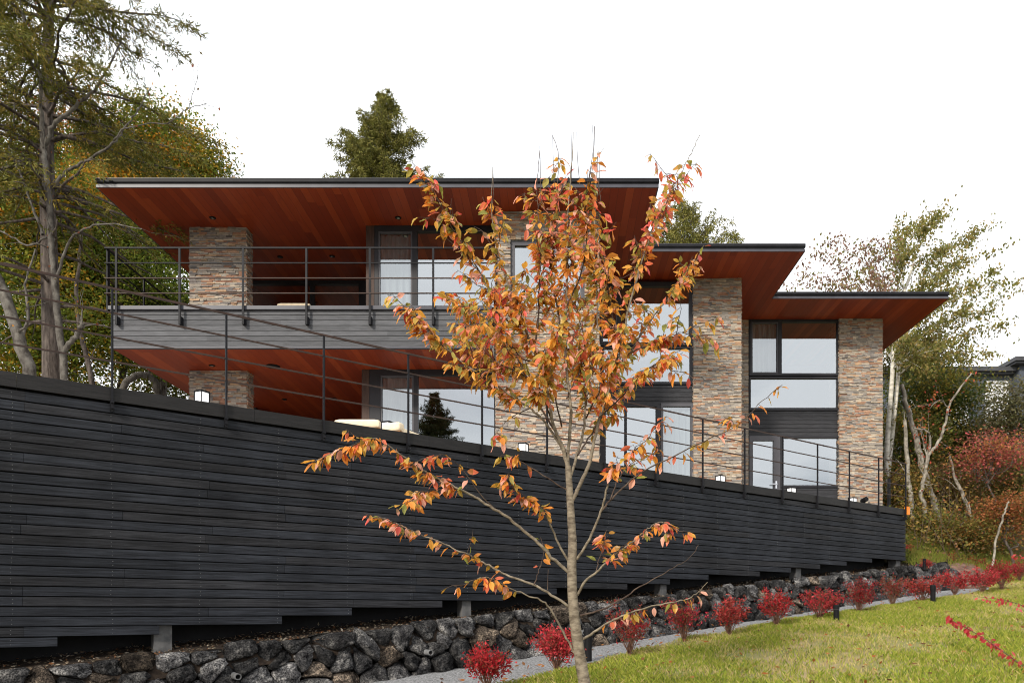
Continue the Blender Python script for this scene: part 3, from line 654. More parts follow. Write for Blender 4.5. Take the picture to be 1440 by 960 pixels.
# ------------------------------------------------------------------ dry stone wall of lava rock
def clip_poly(P, a, b):                     # keep the side of P nearer to a than to b
    n = b - a; m = (a + b) / 2; out = []
    for i in range(len(P)):
        p, q = P[i], P[(i + 1) % len(P)]; dp, dq = (p - m) @ n, (q - m) @ n
        if dp <= 0: out.append(p)
        if dp * dq < 0: out.append(p + (q - p) * dp / (dp - dq))
    return out
def stone_wall():
    ws = tag(empty('stone_retaining_wall', (P0[0], P0[1], 0), ANG), 'low dry-stone wall of dark grey lava rocks below the deck', 'stone wall')
    r = np.random.default_rng(3); sites = []; H = .64; TA, TB = -6.0, 17.5
    for row in range(4):
        s = TA + r.uniform(0, .3)
        while s < TB:
            sites.append((s, H * (row + .5) / 4 + r.uniform(-.06, .06))); s += r.uniform(.22, .42)
    S = np.array(sites); keep = r.random(len(S)) > .10; S = S[keep]; g = Geo()
    for i, c in enumerate(S):
        top = H + .03 * math.sin(c[0] * 5.3) + r.uniform(-.01, .04)
        P = [np.array(v) for v in ((c[0] - .6, -.12), (c[0] + .6, -.12), (c[0] + .6, top), (c[0] - .6, top))]
        d = np.linalg.norm((S - c) * (1, 1), axis=1)
        for j in np.argsort(d)[1:16]:
            P = clip_poly(P, c, S[j])
            if len(P) < 3: break
        if len(P) < 3: continue
        P = np.array(P); ce = P.mean(0)
        Q = np.concatenate([[P[k] * (1 - v) + P[(k + 1) % len(P)] * v for v in (.16, .33, .5, .67, .84)] for k in range(len(P))])
        if len(Q) < 6: continue
        sz = math.sqrt(max(.01, np.ptp(P[:, 0]) * np.ptp(P[:, 1]))); bulge = sz * r.uniform(.24, .42)
        tone = r.choice([.3, .45, .65, .9, 1.2, 1.6], p=[.10, .18, .22, .24, .16, .10]); c3 = np.array((1.0, .985, .98)) * tone
        if r.random() < .09: c3 = np.array((1.30, 1.05, .82)) * tone
        V = []; rings = ((.97, -.16), (.975, -.02), (.95, .30), (.89, .55), (.78, .75), (.64, .89), (.48, .97), (.31, 1.0), (.14, 1.02)); ph = r.uniform(0, 99)
        tx, tz = r.uniform(-.5, .5), r.uniform(-.45, .25)
        for sc, dp in rings:
            for q in Q:
                p = ce + (q - ce) * sc; rel = (p - ce)
                dd = bulge * dp + (tx * rel[0] + tz * rel[1]) * (1 if dp > 0.2 else 0)
                n3 = noise.noise(Vector((p[0] * 6 + ph, p[1] * 6, dd * 5))); n4 = noise.noise(Vector((p[0] * 17 + ph, p[1] * 17, dd * 14))) + .5 * noise.noise(Vector((p[0] * 41 + ph, p[1] * 41, dd * 30)))
                if dp > 0: dd += (.055 * n3 + .034 * n4); p = p + np.array((.026 * n4, .026 * n3))
                h = max(p[1], -.14); t = p[0]; V.append((t, -(.70 - .22 * h / H) - dd + .06, float(path_z(t)) + h))
        m = len(Q); F = [(a * m + b, a * m + (b + 1) % m, (a + 1) * m + (b + 1) % m, (a + 1) * m + b) for a in range(len(rings) - 1) for b in range(m)]
        V = np.array(V); g.add(V, np.array(F)[:, ::-1] * 1, c3); g.add(V[-m:], [tuple(range(m - 1, -1, -1))][0:1], c3)
    for t in np.arange(TA, TB, .25):        # earth packed behind the rocks
        z0 = float(path_z(t)); V = [(t, -.54, z0 - .3), (t + .25, -.54, z0 - .3), (t + .25, -.32, z0 + .34), (t, -.32, z0 + .34), (t, 0, z0 + .34), (t + .25, 0, z0 + .34)]
        g.add(V, [(0, 1, 2, 3), (3, 2, 5, 4)], (.5, .4, .3), 1)
    # the rounded far end
    o = g.build('rocks', [M['lava'], M['soil']], ws, True)
    for x, y in ((335, 951), (606, 917), (822, 889)):
        r_ = (x - CX) / FP; e = .80; t = (-P0[0] + P0[1] * r_ - e * (U[1] + U[0] * r_)) / (U[0] - U[1] * r_); Zp = P0[1] + U[1] * t - U[0] * e
        z = px2z(y, Zp); g = Geo(); ang = np.linspace(0, 2 * math.pi, 14, endpoint=False); V = []
        for yy, rr in ((-.5, .042), (-.80, .036), (-.80, .029), (-.5, .031)): V += [(t + rr * math.cos(a), yy, z + rr * math.sin(a)) for a in ang]
        F = [(k * 14 + j, k * 14 + (j + 1) % 14, (k + 1) * 14 + (j + 1) % 14, (k + 1) * 14 + j) for k in range(3) for j in range(14)]
        g.add(V, F); g.build('drain_pipe', M['nail'], ws)
stone_wall()

# chips of bark and stone on the soil bed
def chips():
    n = 15000; t = rng.uniform(-3, 17.4, n); e = rng.uniform(-1.6, .50, n) ; k = rng.random(n)
    w = P0[None] + U[None] * t[:, None] + np.array((U[1], -U[0]))[None] * e[:, None]
    z = soil_z(t) + .14 * np.maximum(0, -e) - .10 * np.maximum(0, e) + .022
    C = np.stack([w[:, 0], w[:, 1], z], 1); A = np.stack([rng.normal(size=n), rng.normal(size=n), rng.normal(size=n) * .3], 1); Nn = np.stack([rng.normal(size=n) * .5, rng.normal(size=n) * .5 - .4, np.ones(n)], 1)
    pal = np.array([(.30, .25, .18), (.18, .13, .09), (.38, .33, .26), (.24, .11, .05), (.09, .06, .04), (.12, .09, .06)]); col = pal[rng.integers(0, len(pal), n)] * rng.uniform(.5, 1.3, (n, 1))
    g = Geo(); leafquads(g, C, A, Nn, rng.uniform(.015, .06, n), rng.uniform(.012, .035, n), col)
    tag(g.build('bark_chips', M['leaf']), 'pale bark chips scattered on the dark soil under the deck', 'bark chips', kind='stuff')
chips()

# brick paving running up from the far end of the gravel
g = Geo()
for j in range(13):
    e = 1.42 - j * .105
    for i in range(10):
        t = 17.45 + i * .22 + (j % 2) * .11; A, B, C_, D = W(t + .003, e - .102), W(t + .217, e - .102), W(t + .217, e), W(t + .003, e); k = rnd.uniform(.6, 1.3)
        zz = [float(G(*p_)) + .035 for p_ in (A, B, C_, D)]
        g.add([(*p_, z_ - .08) for p_, z_ in zip((A, B, C_, D), zz)] + [(*p_, z_) for p_, z_ in zip((A, B, C_, D), zz)], [(4, 7, 6, 5), (0, 4, 5, 1), (1, 5, 6, 2), (2, 6, 7, 3), (3, 7, 4, 0)], (k, k, k))
tag(g.build('brick_path', M['paver']), kind='structure')

def bollard(x, ytop, ybase, w, label):
    p = on_ground(x, ybase); h = (ybase - ytop) * p[1] / FP; o = tag(empty('path_light', p), label, 'path light', 'black path lights along the gravel')
    g = Geo(); g.tube([(0, 0, -.05), (0, 0, h * .72)], w * .5, 14, cap=True); g.build('post', M['black'], o)
    g = Geo(); g.tube([(0, 0, h * .72 + .002), (0, 0, h * .95), (0, 0, h)], [w * .56, w * .56, w * .44], 14, cap=True); g.build('head', M['black'], o)
bollard(827, 882, 928, .10, 'black path light behind the autumn tree trunk at the lawn edge')
bollard(1176, 850, 872, .09, 'black path light on the lawn edge between two red shrubs midway along the gravel')
bollard(1312, 822, 850, .09, 'black path light under the red shrub nearest the brick paving')
bollard(1300, 791, 804, .07, 'black path light in the grass behind the far end of the stone wall')
# ------------------------------------------------------------------ plants
def jitter(c, n, a=.25): return np.array(c)[None] * rng.uniform(1 - a, 1 + a, (n, 1)) * rng.uniform(.92, 1.08, (n, 3))

def wobble(p, q, n, amp, seed):
    p = np.array(p, float); q = np.array(q, float); s = np.linspace(0, 1, n)[:, None]; P = p + (q - p) * s
    d = np.array([[noise.noise(Vector((v * 3 + seed, k * 7.7, seed * 1.3))) for k in range(3)] for v in s[:, 0]]); d -= d[0]
    return P + d * amp * np.sqrt(s)

def broadleaf(name, label, cat, base, top, r0, crown, n_clump, n_leaf, leaf, palette, group=None, bark='barkdark', seed=1, clump_r=.5, flat=.5, limbs=18, lean=None, gap=None):
    """trunk, limbs and a crown of single leaves gathered in clumps; crown = (centre, radii)"""
    global rng
    rng = np.random.default_rng(seed); base = np.array(base, float); o = tag(empty(name, base), label, cat, group)
    cc, cr = np.array(crown[0], float), np.array(crown[1], float); n = n_clump
    D = unit(rng.normal(size=(n, 3))); rad = rng.random(n) ** (1 / 2.0); K = cc + D * cr * rad[:, None]
    K[:, 2] += .12 * cr[2] * np.sin(K[:, 0] * 2.1 + seed)
    if gap is not None: K = K[[not any(np.linalg.norm((k - np.array(g_[0])) / np.array(g_[1])) < 1 for g_ in gap) for k in K]]
    n = len(K)
    T = wobble(base - np.array((0, 0, .3)), top, 12, .35, seed) if lean is None else spline(lean, 5)
    g = Geo(); rr = r0 * (1 - np.linspace(0, 1, len(T)) * .82); g.tube(T, rr, 9)
    for k in rng.permutation(n)[:limbs]:
        zt = K[k][2] - rng.uniform(.25, .6) * np.linalg.norm(K[k][:2] - T[-1][:2]) - .3
        i = int(np.clip(np.argmin(abs(T[:, 2] - zt)), 2, len(T) - 1)); L = wobble(T[i], K[k], 8, .35, seed + k); g.tube(L, np.linspace(max(.02, rr[i] * .42), .008, 8), 5)
    tr = g.build('trunk', M[bark], o, True); tr.location = -Vector(base)
    C = []; col = []; pal = np.array(palette, float); tone = rng.random(n)
    for k in range(n):
        m = int(n_leaf * rng.uniform(.6, 1.4)); q = np.clip(rng.normal(size=(m, 3)), -1.7, 1.7) * np.array((clump_r, clump_r, clump_r * flat)) * rng.uniform(.7, 1.3)
        C.append(K[k] + q); pc = pal[min(len(pal) - 1, int(abs(rng.normal(tone[k] * len(pal), .7))) % len(pal))]; col.append(jitter(pc, m, .35))
    C = np.concatenate(C); col = np.concatenate(col); m = len(C)
    A = np.stack([rng.normal(size=m), rng.normal(size=m), rng.normal(size=m) * .5 - .35], 1); Nn = np.stack([rng.normal(size=m) * .6, rng.normal(size=m) * .6 - .25, np.abs(rng.normal(size=m)) + .35], 1)
    g = Geo(); leafquads(g, C, A, Nn, leaf * rng.uniform(.65, 1.3, m), leaf * rng.uniform(.4, .8, m), col)
    cw = g.build('crown', M['leaf'], o); cw.location = -Vector(base)
    return o

def conifer(name, label, base, H, rad, z0, col, seed, r0=.25, group=None, spacing=.42, per=6, droop=.35, needle=.10, dens=1.0, sparse=None, rise=.1, wid=.2):
    """trunk, whorled drooping boughs and flat sprays of needles; rad(h01) gives the bough length"""
    global rng
    rng = np.random.default_rng(seed); base = np.array(base, float); o = tag(empty(name, base), label, 'tree', group)
    g = Geo(); T = wobble(base - np.array((0, 0, .5)), base + np.array((0, 0, H)), 16, .18, seed); g.tube(T, r0 * (1 - np.linspace(0, 1, 16) * .94), 10)
    nd = Geo(); z = z0
    while z < H - .1:
        h = z / H; L0 = rad(h); n_b = max(3, int(per * rng.uniform(.7, 1.3)))
        for k in range(n_b):
            if sparse is not None and sparse(h) < .12 and rng.random() < .6: continue
            az = rng.uniform(0, 2 * math.pi); L = L0 * rng.uniform(.55, 1.12); dirv = np.array((math.cos(az), math.sin(az), 0)); up = rise + .55 * max(0, h - .6) * 2 + rng.uniform(-.12, .12)
            P0_ = base + np.array((0, 0, z + rng.uniform(-.2, .2))) + (T[min(15, int(h * 15))] - base) * np.array((1, 1, 0)); s = np.linspace(0, 1, 9)
            P = P0_ + dirv * (L * s)[:, None] + np.array((0, 0, 1)) * (L * (up * s - droop * s ** 2 + .12 * s ** 4))[:, None]
            P += np.array([[.05 * L * noise.noise(Vector((v * 3, az * 5, q + seed))) for q in range(3)] for v in s])
            g.tube(P, np.linspace(max(.012, r0 * .16 * min(1, L / 2)), .004, 9), 5)
            f = 1.0 if sparse is None else sparse(h)
            if f <= 0: continue
            m = int(max(8, L / .07) * dens * f); ss = 1 - rng.random(m) ** 1.25 * .85; B = np.stack([np.interp(ss, s, P[:, q]) for q in range(3)], 1)
            side = np.where(rng.random(m) < .5, 1.0, -1.0); sd = np.array((-dirv[1], dirv[0], 0)); tl = L * wid * (1.15 - ss) * rng.uniform(.6, 1.5, m) + .12
            TD = unit(dirv[None] * rng.uniform(.4, 1.0, m)[:, None] + sd[None] * side[:, None] * rng.uniform(.3, 1.0, m)[:, None] + np.array((0, 0, -1))[None] * rng.uniform(.1, .75, m)[:, None])
            q = np.maximum(4, (tl / needle * 3.2).astype(int)); idx = np.repeat(np.arange(m), q); u = rng.random(len(idx))
            C = B[idx] + TD[idx] * (tl[idx] * u)[:, None] + rng.normal(size=(len(idx), 3)) * .018
            A = TD[idx] * .9 + rng.normal(size=(len(idx), 3)) * .55; Nn = rng.normal(size=(len(idx), 3)) + np.array((0, -.3, .8))
            cc = np.array(col)[rng.integers(0, len(col), m)][idx] * rng.uniform(.6, 1.35, (len(idx), 1))
            leafquads(nd, C, A, Nn, needle * rng.uniform(.7, 1.5, len(idx)), needle * .22, cc)
        z += spacing * rng.uniform(.7, 1.3)
    tr = g.build('trunk', M['barkdark'], o, True); tr.location = -Vector(base); cw = nd.build('crown', M['needle'], o); cw.location = -Vector(base)
    return o

GREEN = [(.055, .075, .014), (.085, .105, .018), (.12, .125, .022)]
MIX = [(.11, .145, .022), (.17, .205, .030), (.14, .175, .026), (.26, .25, .036), (.46, .28, .034), (.58, .24, .025)]
ORNG = [(.10, .10, .018), (.30, .17, .025), (.42, .18, .02), (.42, .11, .015)]
gz = lambda X, Y: float(G(X, Y))
def at(x, Z): X = px2x(x, Z); return np.array((X, Z, gz(X, Z)))

# --- left: the tall conifer, its neighbours and the wood behind them
b = at(72, 15.5)
conifer('conifer_tree', 'tall conifer with dark trunk and drooping sprays at the left edge of the photo', b, 19.0 - b[2], lambda h: (2.15 + 1.0 * math.sin(h * 3)) * (1 - max(0, h - .68) * 1.6), 5.2,
        [(.105, .11, .020), (.145, .14, .026), (.22, .17, .036)], 11, r0=.24, spacing=.38, per=6, droop=.45, needle=.10, dens=1.9, sparse=lambda h: float(smoothstep(.36, .54, h)) * .95 + .05, rise=.12)

def bare_tree(name, label, cat, polys, bark, leaves=None, group=None, seed=1, leaf=.05, twigs=0, sides=8):
    """a tree given by its stems: each poly is [(x, y, Z, width px)], leaves = (palette, per metre, min fraction)"""
    global rng
    rng = np.random.default_rng(seed); P0_ = pt(*polys[0][0][:3]); o = tag(empty(name, P0_), label, cat, group); g = Geo(); L = Geo()
    for pl in polys:
        P = spline([pt(x, y, Z) for x, y, Z, w in pl], 5); r = np.interp(np.linspace(0, 1, len(P)), np.linspace(0, 1, len(pl)), [w * Z / FP / 2 for x, y, Z, w in pl])
        P[1:-1] += rng.normal(size=(len(P) - 2, 3)) * .012; g.tube(P, r, sides)
        ext = []
        for k in range(twigs):
            i = rng.integers(len(P) // 3, len(P)); d = unit((P[i] - P[max(0, i - 3)])[None])[0]; q = unit((d * .7 + rng.normal(size=3) * .55 + np.array((0, 0, .15)))[None])[0]; ln = rng.uniform(.3, 1.0)
            Tw = wobble(P[i], P[i] + q * ln, 6, .12, seed + k); g.tube(Tw, np.linspace(max(.004, r[i] * .4), .002, 6), 4); ext.append(Tw)
        if leaves:
            for Q in ([P] + ext):
                ln = np.sum(np.linalg.norm(np.diff(Q, axis=0), axis=1)); m = int(ln * leaves[1])
                if m < 1: continue
                u = rng.uniform(leaves[2] if Q is P else .2, 1, m) * (len(Q) - 1); i = np.minimum(u.astype(int), len(Q) - 2); C = Q[i] + (Q[i + 1] - Q[i]) * (u - i)[:, None] + rng.normal(size=(m, 3)) * leaf * 1.1
                A = np.stack([rng.normal(size=m) * .7, rng.normal(size=m) * .7, -.5 + .6 * rng.normal(size=m)], 1); Nn = rng.normal(size=(m, 3)) + np.array((0, -.6, .6)); pal = np.array(leaves[0])
                leafquads(L, C, A, Nn, leaf * rng.uniform(.7, 1.3, m), leaf * rng.uniform(.45, .7, m), pal[rng.integers(0, len(pal), m)] * rng.uniform(.7, 1.25, (m, 1)))
    tr = g.build('trunk', M[bark], o, True); tr.location = -Vector(P0_)
    if leaves and L.n: cw = L.build('crown', M['leaf'], o); cw.location = -Vector(P0_)
    return o
RUST = [(.20, .07, .03), (.16, .10, .03), (.26, .09, .05)]
bare_tree('lichen_tree', 'pale lichen-covered tree with bare forking limbs in front of the tall conifer', 'tree', [
    [(96, 640, 14.6, 11), (93, 545, 14.6, 10.5), (86, 480, 14.6, 9.5), (78, 400, 14.6, 8.5), (70, 310, 14.6, 8), (64, 230, 14.6, 7), (60, 200, 14.6, 6)],
    [(62, 208, 14.6, 7), (57, 160, 14.5, 5.5), (58, 110, 14.3, 4.5), (40, 60, 14.2, 3.5), (28, 0, 14, 2.5)],
    [(63, 204, 14.6, 7), (76, 178, 14.5, 6), (100, 155, 14.4, 5), (132, 128, 14.2, 4), (150, 100, 14, 3), (170, 60, 13.8, 2)],
    [(80, 258, 14.5, 5), (96, 238, 14.4, 4.2), (130, 222, 14.2, 3.6), (158, 202, 14, 3), (175, 180, 13.9, 2.4), (190, 160, 13.8, 1.8), (213, 122, 13.7, 1.2)],
    [(158, 202, 14, 2.2), (180, 178, 13.8, 1.8), (235, 172, 13.6, 1.4), (262, 155, 13.5, 1.1), (292, 145, 13.4, .8)],
    [(262, 155, 13.5, 1), (272, 130, 13.4, .8), (278, 105, 13.3, .6)],
    [(88, 495, 14.6, 8), (100, 480, 14.6, 7), (112, 464, 14.6, 6.5), (117, 455, 14.6, 6)],
    [(66, 270, 14.6, 4), (45, 235, 14.7, 3.5), (20, 225, 14.8, 3), (5, 215, 15, 2.4), (-20, 190, 15, 2)],
    [(60, 330, 14.6, 4), (42, 280, 14.7, 3.4), (30, 245, 14.8, 3), (15, 215, 15, 2.6), (18, 175, 15, 2.2), (22, 120, 15, 1.6)],
    [(78, 400, 14.6, 4), (95, 345, 14.4, 3.4), (110, 328, 14.2, 2.8), (140, 316, 14, 2.2), (200, 322, 13.8, 1.4)],
    [(72, 330, 14.6, 3), (40, 345, 14.7, 2.6), (10, 330, 14.8, 2.2), (-15, 318, 15, 1.8)]], 'barkgrey', (RUST, 2.2, .5), seed=5, leaf=.06, twigs=3)
bare_tree('leaning_tree', 'lichen-spotted trunk leaning to the left behind the deck railing', 'tree', [
    [(54, 620, 14.2, 17), (42, 528, 14.2, 16.5), (28, 480, 14.2, 16), (10, 425, 14.3, 15), (-14, 370, 14.4, 14), (-45, 300, 14.6, 12)],
    [(28, 482, 14.2, 5), (40, 440, 14.3, 4), (36, 400, 14.4, 3), (50, 350, 14.5, 2)]], 'barkgrey', (MIX, 3, .6), seed=6, leaf=.07, twigs=3)
bare_tree('crooked_tree', 'pale crooked trunk arching below the left balcony soffit', 'tree', [
    [(150, 600, 17, 10), (172, 545, 17, 9), (190, 530, 17.2, 8.5), (208, 527, 17.4, 8.5), (218, 540, 17.6, 9), (226, 575, 17.8, 10), (228, 640, 18, 11)],
    [(208, 527, 17.4, 4), (225, 490, 17.8, 3), (245, 470, 18, 2)]], 'barkgrey', (MIX, 4, .4), seed=8, leaf=.07, twigs=3)
bare_tree('slim_tree', 'slim dark trunk among the leaves between the deck rails on the left', 'tree', [
    [(135, 600, 17.5, 8), (130, 545, 17.5, 7.5), (122, 500, 17.6, 7), (112, 460, 17.8, 6), (108, 400, 18, 5), (115, 330, 18, 3)]], 'barkdark', (MIX, 6, .3), seed=9, leaf=.08, twigs=6)

wood = 'broadleaf trees behind the left of the house'
def wood_tree(x, Z, yc, rx, ry, label, pal, seed, n=150, m=150, leaf=.115, cr=.55, gap=None, name='broadleaf_tree', grp=wood, r0=.16):
    b = at(x, Z); cz = px2z(yc, Z); s = Z / FP
    broadleaf(name, label, 'tree', b, (b[0] + rnd.uniform(-.3, .3), b[1], cz + ry * s * .5), r0, ((px2x(x, Z), Z, cz), (rx * s, rx * s * .8, ry * s)), n, m, leaf, pal, grp, seed=seed, clump_r=cr, gap=gap)
wood_tree(228, 23, 262, 92, 108, 'round topped green and orange tree rising behind the left roof corner', MIX + [(.50, .22, .03)], 21, 260, 230, .10, .40)
wood_tree(40, 20, 330, 110, 130, 'green and orange tree behind the tall conifer at the left edge', [MIX[0], MIX[1], MIX[2], MIX[3], MIX[4], MIX[5]], 22, 170, 190, .11, .5)
wood_tree(165, 21, 400, 105, 120, 'dense green tree behind the left end of the upper balcony', [(.10, .145, .024), (.15, .20, .03), (.21, .24, .036), (.30, .26, .038)], 23, 210, 190, .105, .5)
wood_tree(60, 19, 480, 110, 110, 'low green tree behind the leaning trunk at the left', [MIX[0], MIX[1], MIX[2], MIX[3], MIX[4]], 24, 140, 170, .10, .5)
wood_tree(225, 25, 500, 95, 95, 'yellow green tree seen under the left balcony soffit', [(.08, .095, .018), (.16, .14, .025), (.34, .22, .035), (.07, .085, .016)], 25, 130, 150, .11, .55)
wood_tree(110, 28, 240, 110, 95, 'orange-tinted tree crown far behind the tall conifer', ORNG + ORNG[1:3] + MIX[:3], 26, 120, 150, .13, .7)
wood_tree(310, 30, 470, 70, 90, 'dark green tree beyond the gap beside the left stone columns', GREEN, 27, 60, 130, .12, .6)

# --- behind the roofs
CG = [(.15, .155, .036), (.20, .19, .045), (.25, .22, .06)]
b = at(541, 36); H = px2z(133, 36) - b[2]
conifer('conifer_tree', 'broad conifer rising behind the middle of the upper roof', b, H, lambda h: max(.22, 9.6 * (1 - h) ** .82 if h > .72 else 3.2), H * .55, CG, 12, r0=.3, spacing=.34, per=11, droop=.12, needle=.17, dens=3.2, rise=.02, wid=.24)
b = at(962, 34); H = px2z(281, 34) - b[2]
conifer('conifer_tree', 'spiky conifer top just above the second roof step', b, H, lambda h: max(.3, (1 - h) * 9 if h > .6 else 3.6), H * .6, CG, 13, r0=.25, spacing=.36, per=9, droop=-.25, needle=.17, dens=2.6, rise=.25, wid=.26)
b = at(1462, 48); H = px2z(478, 48) - b[2]
conifer('conifer_tree', 'dark treetop peeping over the neighbouring roof at the right edge', b, H, lambda h: max(.3, (1 - h) * 6), H * .45, CG, 14, r0=.22, spacing=.7, per=7, droop=.1, needle=.22, dens=1.0)
# the conifer downhill, behind the photographer, that the lower window mirrors
conifer('conifer_tree', 'dark conifer mirrored in the lower left window', np.array((-8.25, -20.0, gz(-8.25, -20.0))), 14.75 - gz(-8.25, -20), lambda h: max(.2, (1 - h) * 11.0 if h > .75 else 3.2), 6.0, [(.040, .046, .016), (.06, .065, .02)], 15, r0=.22, spacing=.30, per=12, droop=.2, needle=.16, dens=3, rise=.1, wid=.26)

# --- right: the sparse tall tree with two pale stems
OL = [(.17, .165, .045), (.22, .195, .055), (.27, .20, .07), (.14, .145, .036)]; PK = [(.26, .15, .11), (.22, .13, .09), (.18, .13, .06)]
def spray_tree():
    global rng
    rng = np.random.default_rng(31); Zc = 25.0; base = at(1246, Zc); o = tag(empty('birch_tree', base), 'tall sparse tree with twin pale stems and leaves sweeping up to the right', 'tree'); g = Geo(); L = Geo()
    def stem(pl): P = spline([pt(*p[:3]) for p in pl], 6); g.tube(P, np.interp(np.linspace(0, 1, len(P)), np.linspace(0, 1, len(pl)), [p[3] * p[2] / FP / 2 for p in pl]), 8); return P
    S1 = stem([(1243, 790, Zc, 7.6), (1246, 700, Zc, 7.2), (1248, 620, Zc, 6.8), (1254, 540, Zc, 6), (1258, 480, Zc, 6), (1266, 430, Zc, 4.5), (1285, 370, Zc, 3)]); S2 = stem([(1243, 790, Zc + .2, 7), (1248, 680, Zc + .3, 6.4), (1256, 600, Zc + .4, 6), (1262, 540, Zc + .4, 5), (1268, 470, Zc + .5, 5), (1280, 410, Zc + .6, 4)])
    ends = [(1394, 316), (1380, 326), (1405, 352), (1402, 378), (1432, 392), (1418, 412), (1410, 430), (1415, 456), (1398, 470), (1330, 300), (1318, 300), (1300, 305), (1276, 318), (1262, 304), (1340, 345), (1360, 360), (1350, 400), (1365, 430), (1340, 450), (1320, 480), (1330, 505), (1395, 497), (1370, 505), (1300, 520), (1285, 345), (1345, 380), (1330, 420), (1380, 410), (1310, 395), (1300, 440), (1290, 470), (1265, 480)]
    pinks = [(1240, 335), (1222, 342), (1205, 352), (1188, 332), (1165, 336), (1150, 355), (1132, 368), (1112, 396), (1120, 385), (1170, 372), (1195, 385), (1215, 378), (1180, 400), (1140, 395), (1230, 400), (1210, 410)]
    for i, (x, y) in enumerate(ends + pinks):
        pink = i >= len(ends); Zt = Zc + rng.uniform(-2.6, 2.6); q = pt(x, y, Zt)
        sx, sy = (rng.uniform(1245, 1275), min(520, y + rng.uniform(60, 130))) if not pink else (rng.uniform(1225, 1258), y + rng.uniform(60, 120))
        S = S1 if rng.random() < .5 else S2; j = np.argmin(abs(S[:, 2] - px2z(sy, Zc))); p = S[j]; mid = (p + q) / 2 + np.array((-.2 if not pink else .2, 0, .35)); P = spline([p, mid, q], 8); g.tube(P, np.linspace(.014, .003, len(P)), 4)
        n_tw = 30
        for k in range(n_tw):
            u = rng.uniform(.28, 1) * (len(P) - 1); a = int(min(u, len(P) - 2)); c = P[a] + (P[a + 1] - P[a]) * (u - a); d = unit((P[a + 1] - P[a])[None])[0]
            tw = c + (d * .6 + rng.normal(size=3) * np.array((.5, .7, .35))) * rng.uniform(.25, .75); m = int(rng.uniform(8, 19)) if not pink else int(rng.uniform(4, 10)); v = rng.random(m)
            C = c + (tw - c) * v[:, None] + rng.normal(size=(m, 3)) * .075; A = np.stack([rng.normal(size=m) * .6, rng.normal(size=m) * .6, -.7 + .4 * rng.normal(size=m)], 1); Nn = rng.normal(size=(m, 3)) + np.array((0, -.7, .4)); pal = 1.15 * np.array(PK if pink and rng.random() < .75 else OL)
            leafquads(L, C, A, Nn, rng.uniform(.08, .145, m), rng.uniform(.045, .085, m), pal[rng.integers(0, len(pal), m)] * rng.uniform(.7, 1.25, (m, 1)))
    tr = g.build('trunk', M['barkbirch'], o, True); tr.location = -Vector(base); cw = L.build('crown', M['leaf'], o); cw.location = -Vector(base)
spray_tree()
DG = [(.055, .08, .018), (.085, .11, .024), (.13, .14, .03), (.24, .19, .035)]
rw = 'trees and bushes on the wooded bank'
wood_tree(1315, 27, 565, 72, 62, 'dark green tree in front of the neighbouring house', DG, 41, 130, 150, .11, .5, grp=rw, name='bank_tree', r0=.12)
wood_tree(1290, 30, 505, 45, 40, 'olive tree between the pale stems and the neighbouring house', [(.08, .08, .02), (.12, .10, .025), (.16, .11, .02)], 42, 60, 120, .12, .5, grp=rw, name='bank_tree', r0=.1)
wood_tree(1420, 25, 590, 40, 55, 'grey green bush with pale leaves under the neighbouring roof', [(.14, .13, .06), (.18, .16, .08), (.11, .11, .04)], 43, 70, 110, .10, .45, grp=rw, name='bank_tree', r0=.07)
wood_tree(1405, 22, 642, 52, 34, 'red maple with layered crimson leaves at the right edge', [(.42, .10, .09), (.46, .16, .11), (.34, .10, .07), (.38, .18, .06), (.20, .16, .05)], 44, 52, 80, .085, .4, grp=rw, name='maple_tree', r0=.06)
wood_tree(1330, 24, 680, 38, 34, 'brown thicket bush between leaning stems on the bank', [(.17, .12, .05), (.24, .14, .04), (.14, .125, .035)], 45, 50, 110, .08, .4, grp=rw, name='bank_bush', r0=.05)
wood_tree(1272, 22.5, 690, 22, 50, 'yellow brown bush beside the end of the deck railing', [(.24, .19, .05), (.17, .16, .045), (.34, .20, .05)], 46, 46, 100, .08, .32, grp=rw, name='bank_bush', r0=.05)
wood_tree(1420, 21, 720, 34, 30, 'orange red bush low at the right edge of the bank', [(.40, .14, .06), (.30, .13, .045), (.17, .14, .035)], 47, 46, 100, .08, .36, grp=rw, name='bank_bush', r0=.05)
bare_tree('leaning_tree', 'grey trunk leaning left across the brown thicket on the bank', 'tree', [
    [(1330, 775, 22.5, 11), (1318, 725, 22.6, 10), (1306, 685, 22.7, 9.5), (1296, 650, 22.8, 9), (1288, 615, 22.9, 8), (1275, 570, 23, 7), (1268, 540, 23, 5)], [(1300, 660, 22.7, 4), (1308, 620, 22.6, 3.2), (1302, 605, 22.5, 2.5), (1285, 602, 22.5, 2)]], 'barkpale', (MIX, 3, .6), rw, 51, .07, 4)
bare_tree('crooked_tree', 'thin pale crooked stem in front of the leaning grey trunk on the bank', 'tree', [
    [(1298, 800, 21.8, 7), (1300, 750, 21.8, 6.5), (1300, 712, 21.8, 6), (1295, 695, 21.8, 5.5), (1300, 670, 21.8, 5), (1306, 640, 21.8, 4), (1318, 625, 21.8, 4), (1328, 600, 21.8, 3.6), (1335, 570, 21.8, 3), (1350, 545, 21.8, 2.4), (1366, 525, 21.8, 1.6)], [(1303, 655, 21.8, 3), (1302, 640, 21.8, 2.4), (1297, 615, 21.8, 1.8)], [(1335, 575, 21.8, 1.6), (1322, 562, 21.7, 1.2), (1308, 574, 21.6, .8)]], 'barkpale', ([(.50, .10, .06), (.45, .14, .05), (.40, .08, .05)], 9, .45), rw, 52, .085, 7)
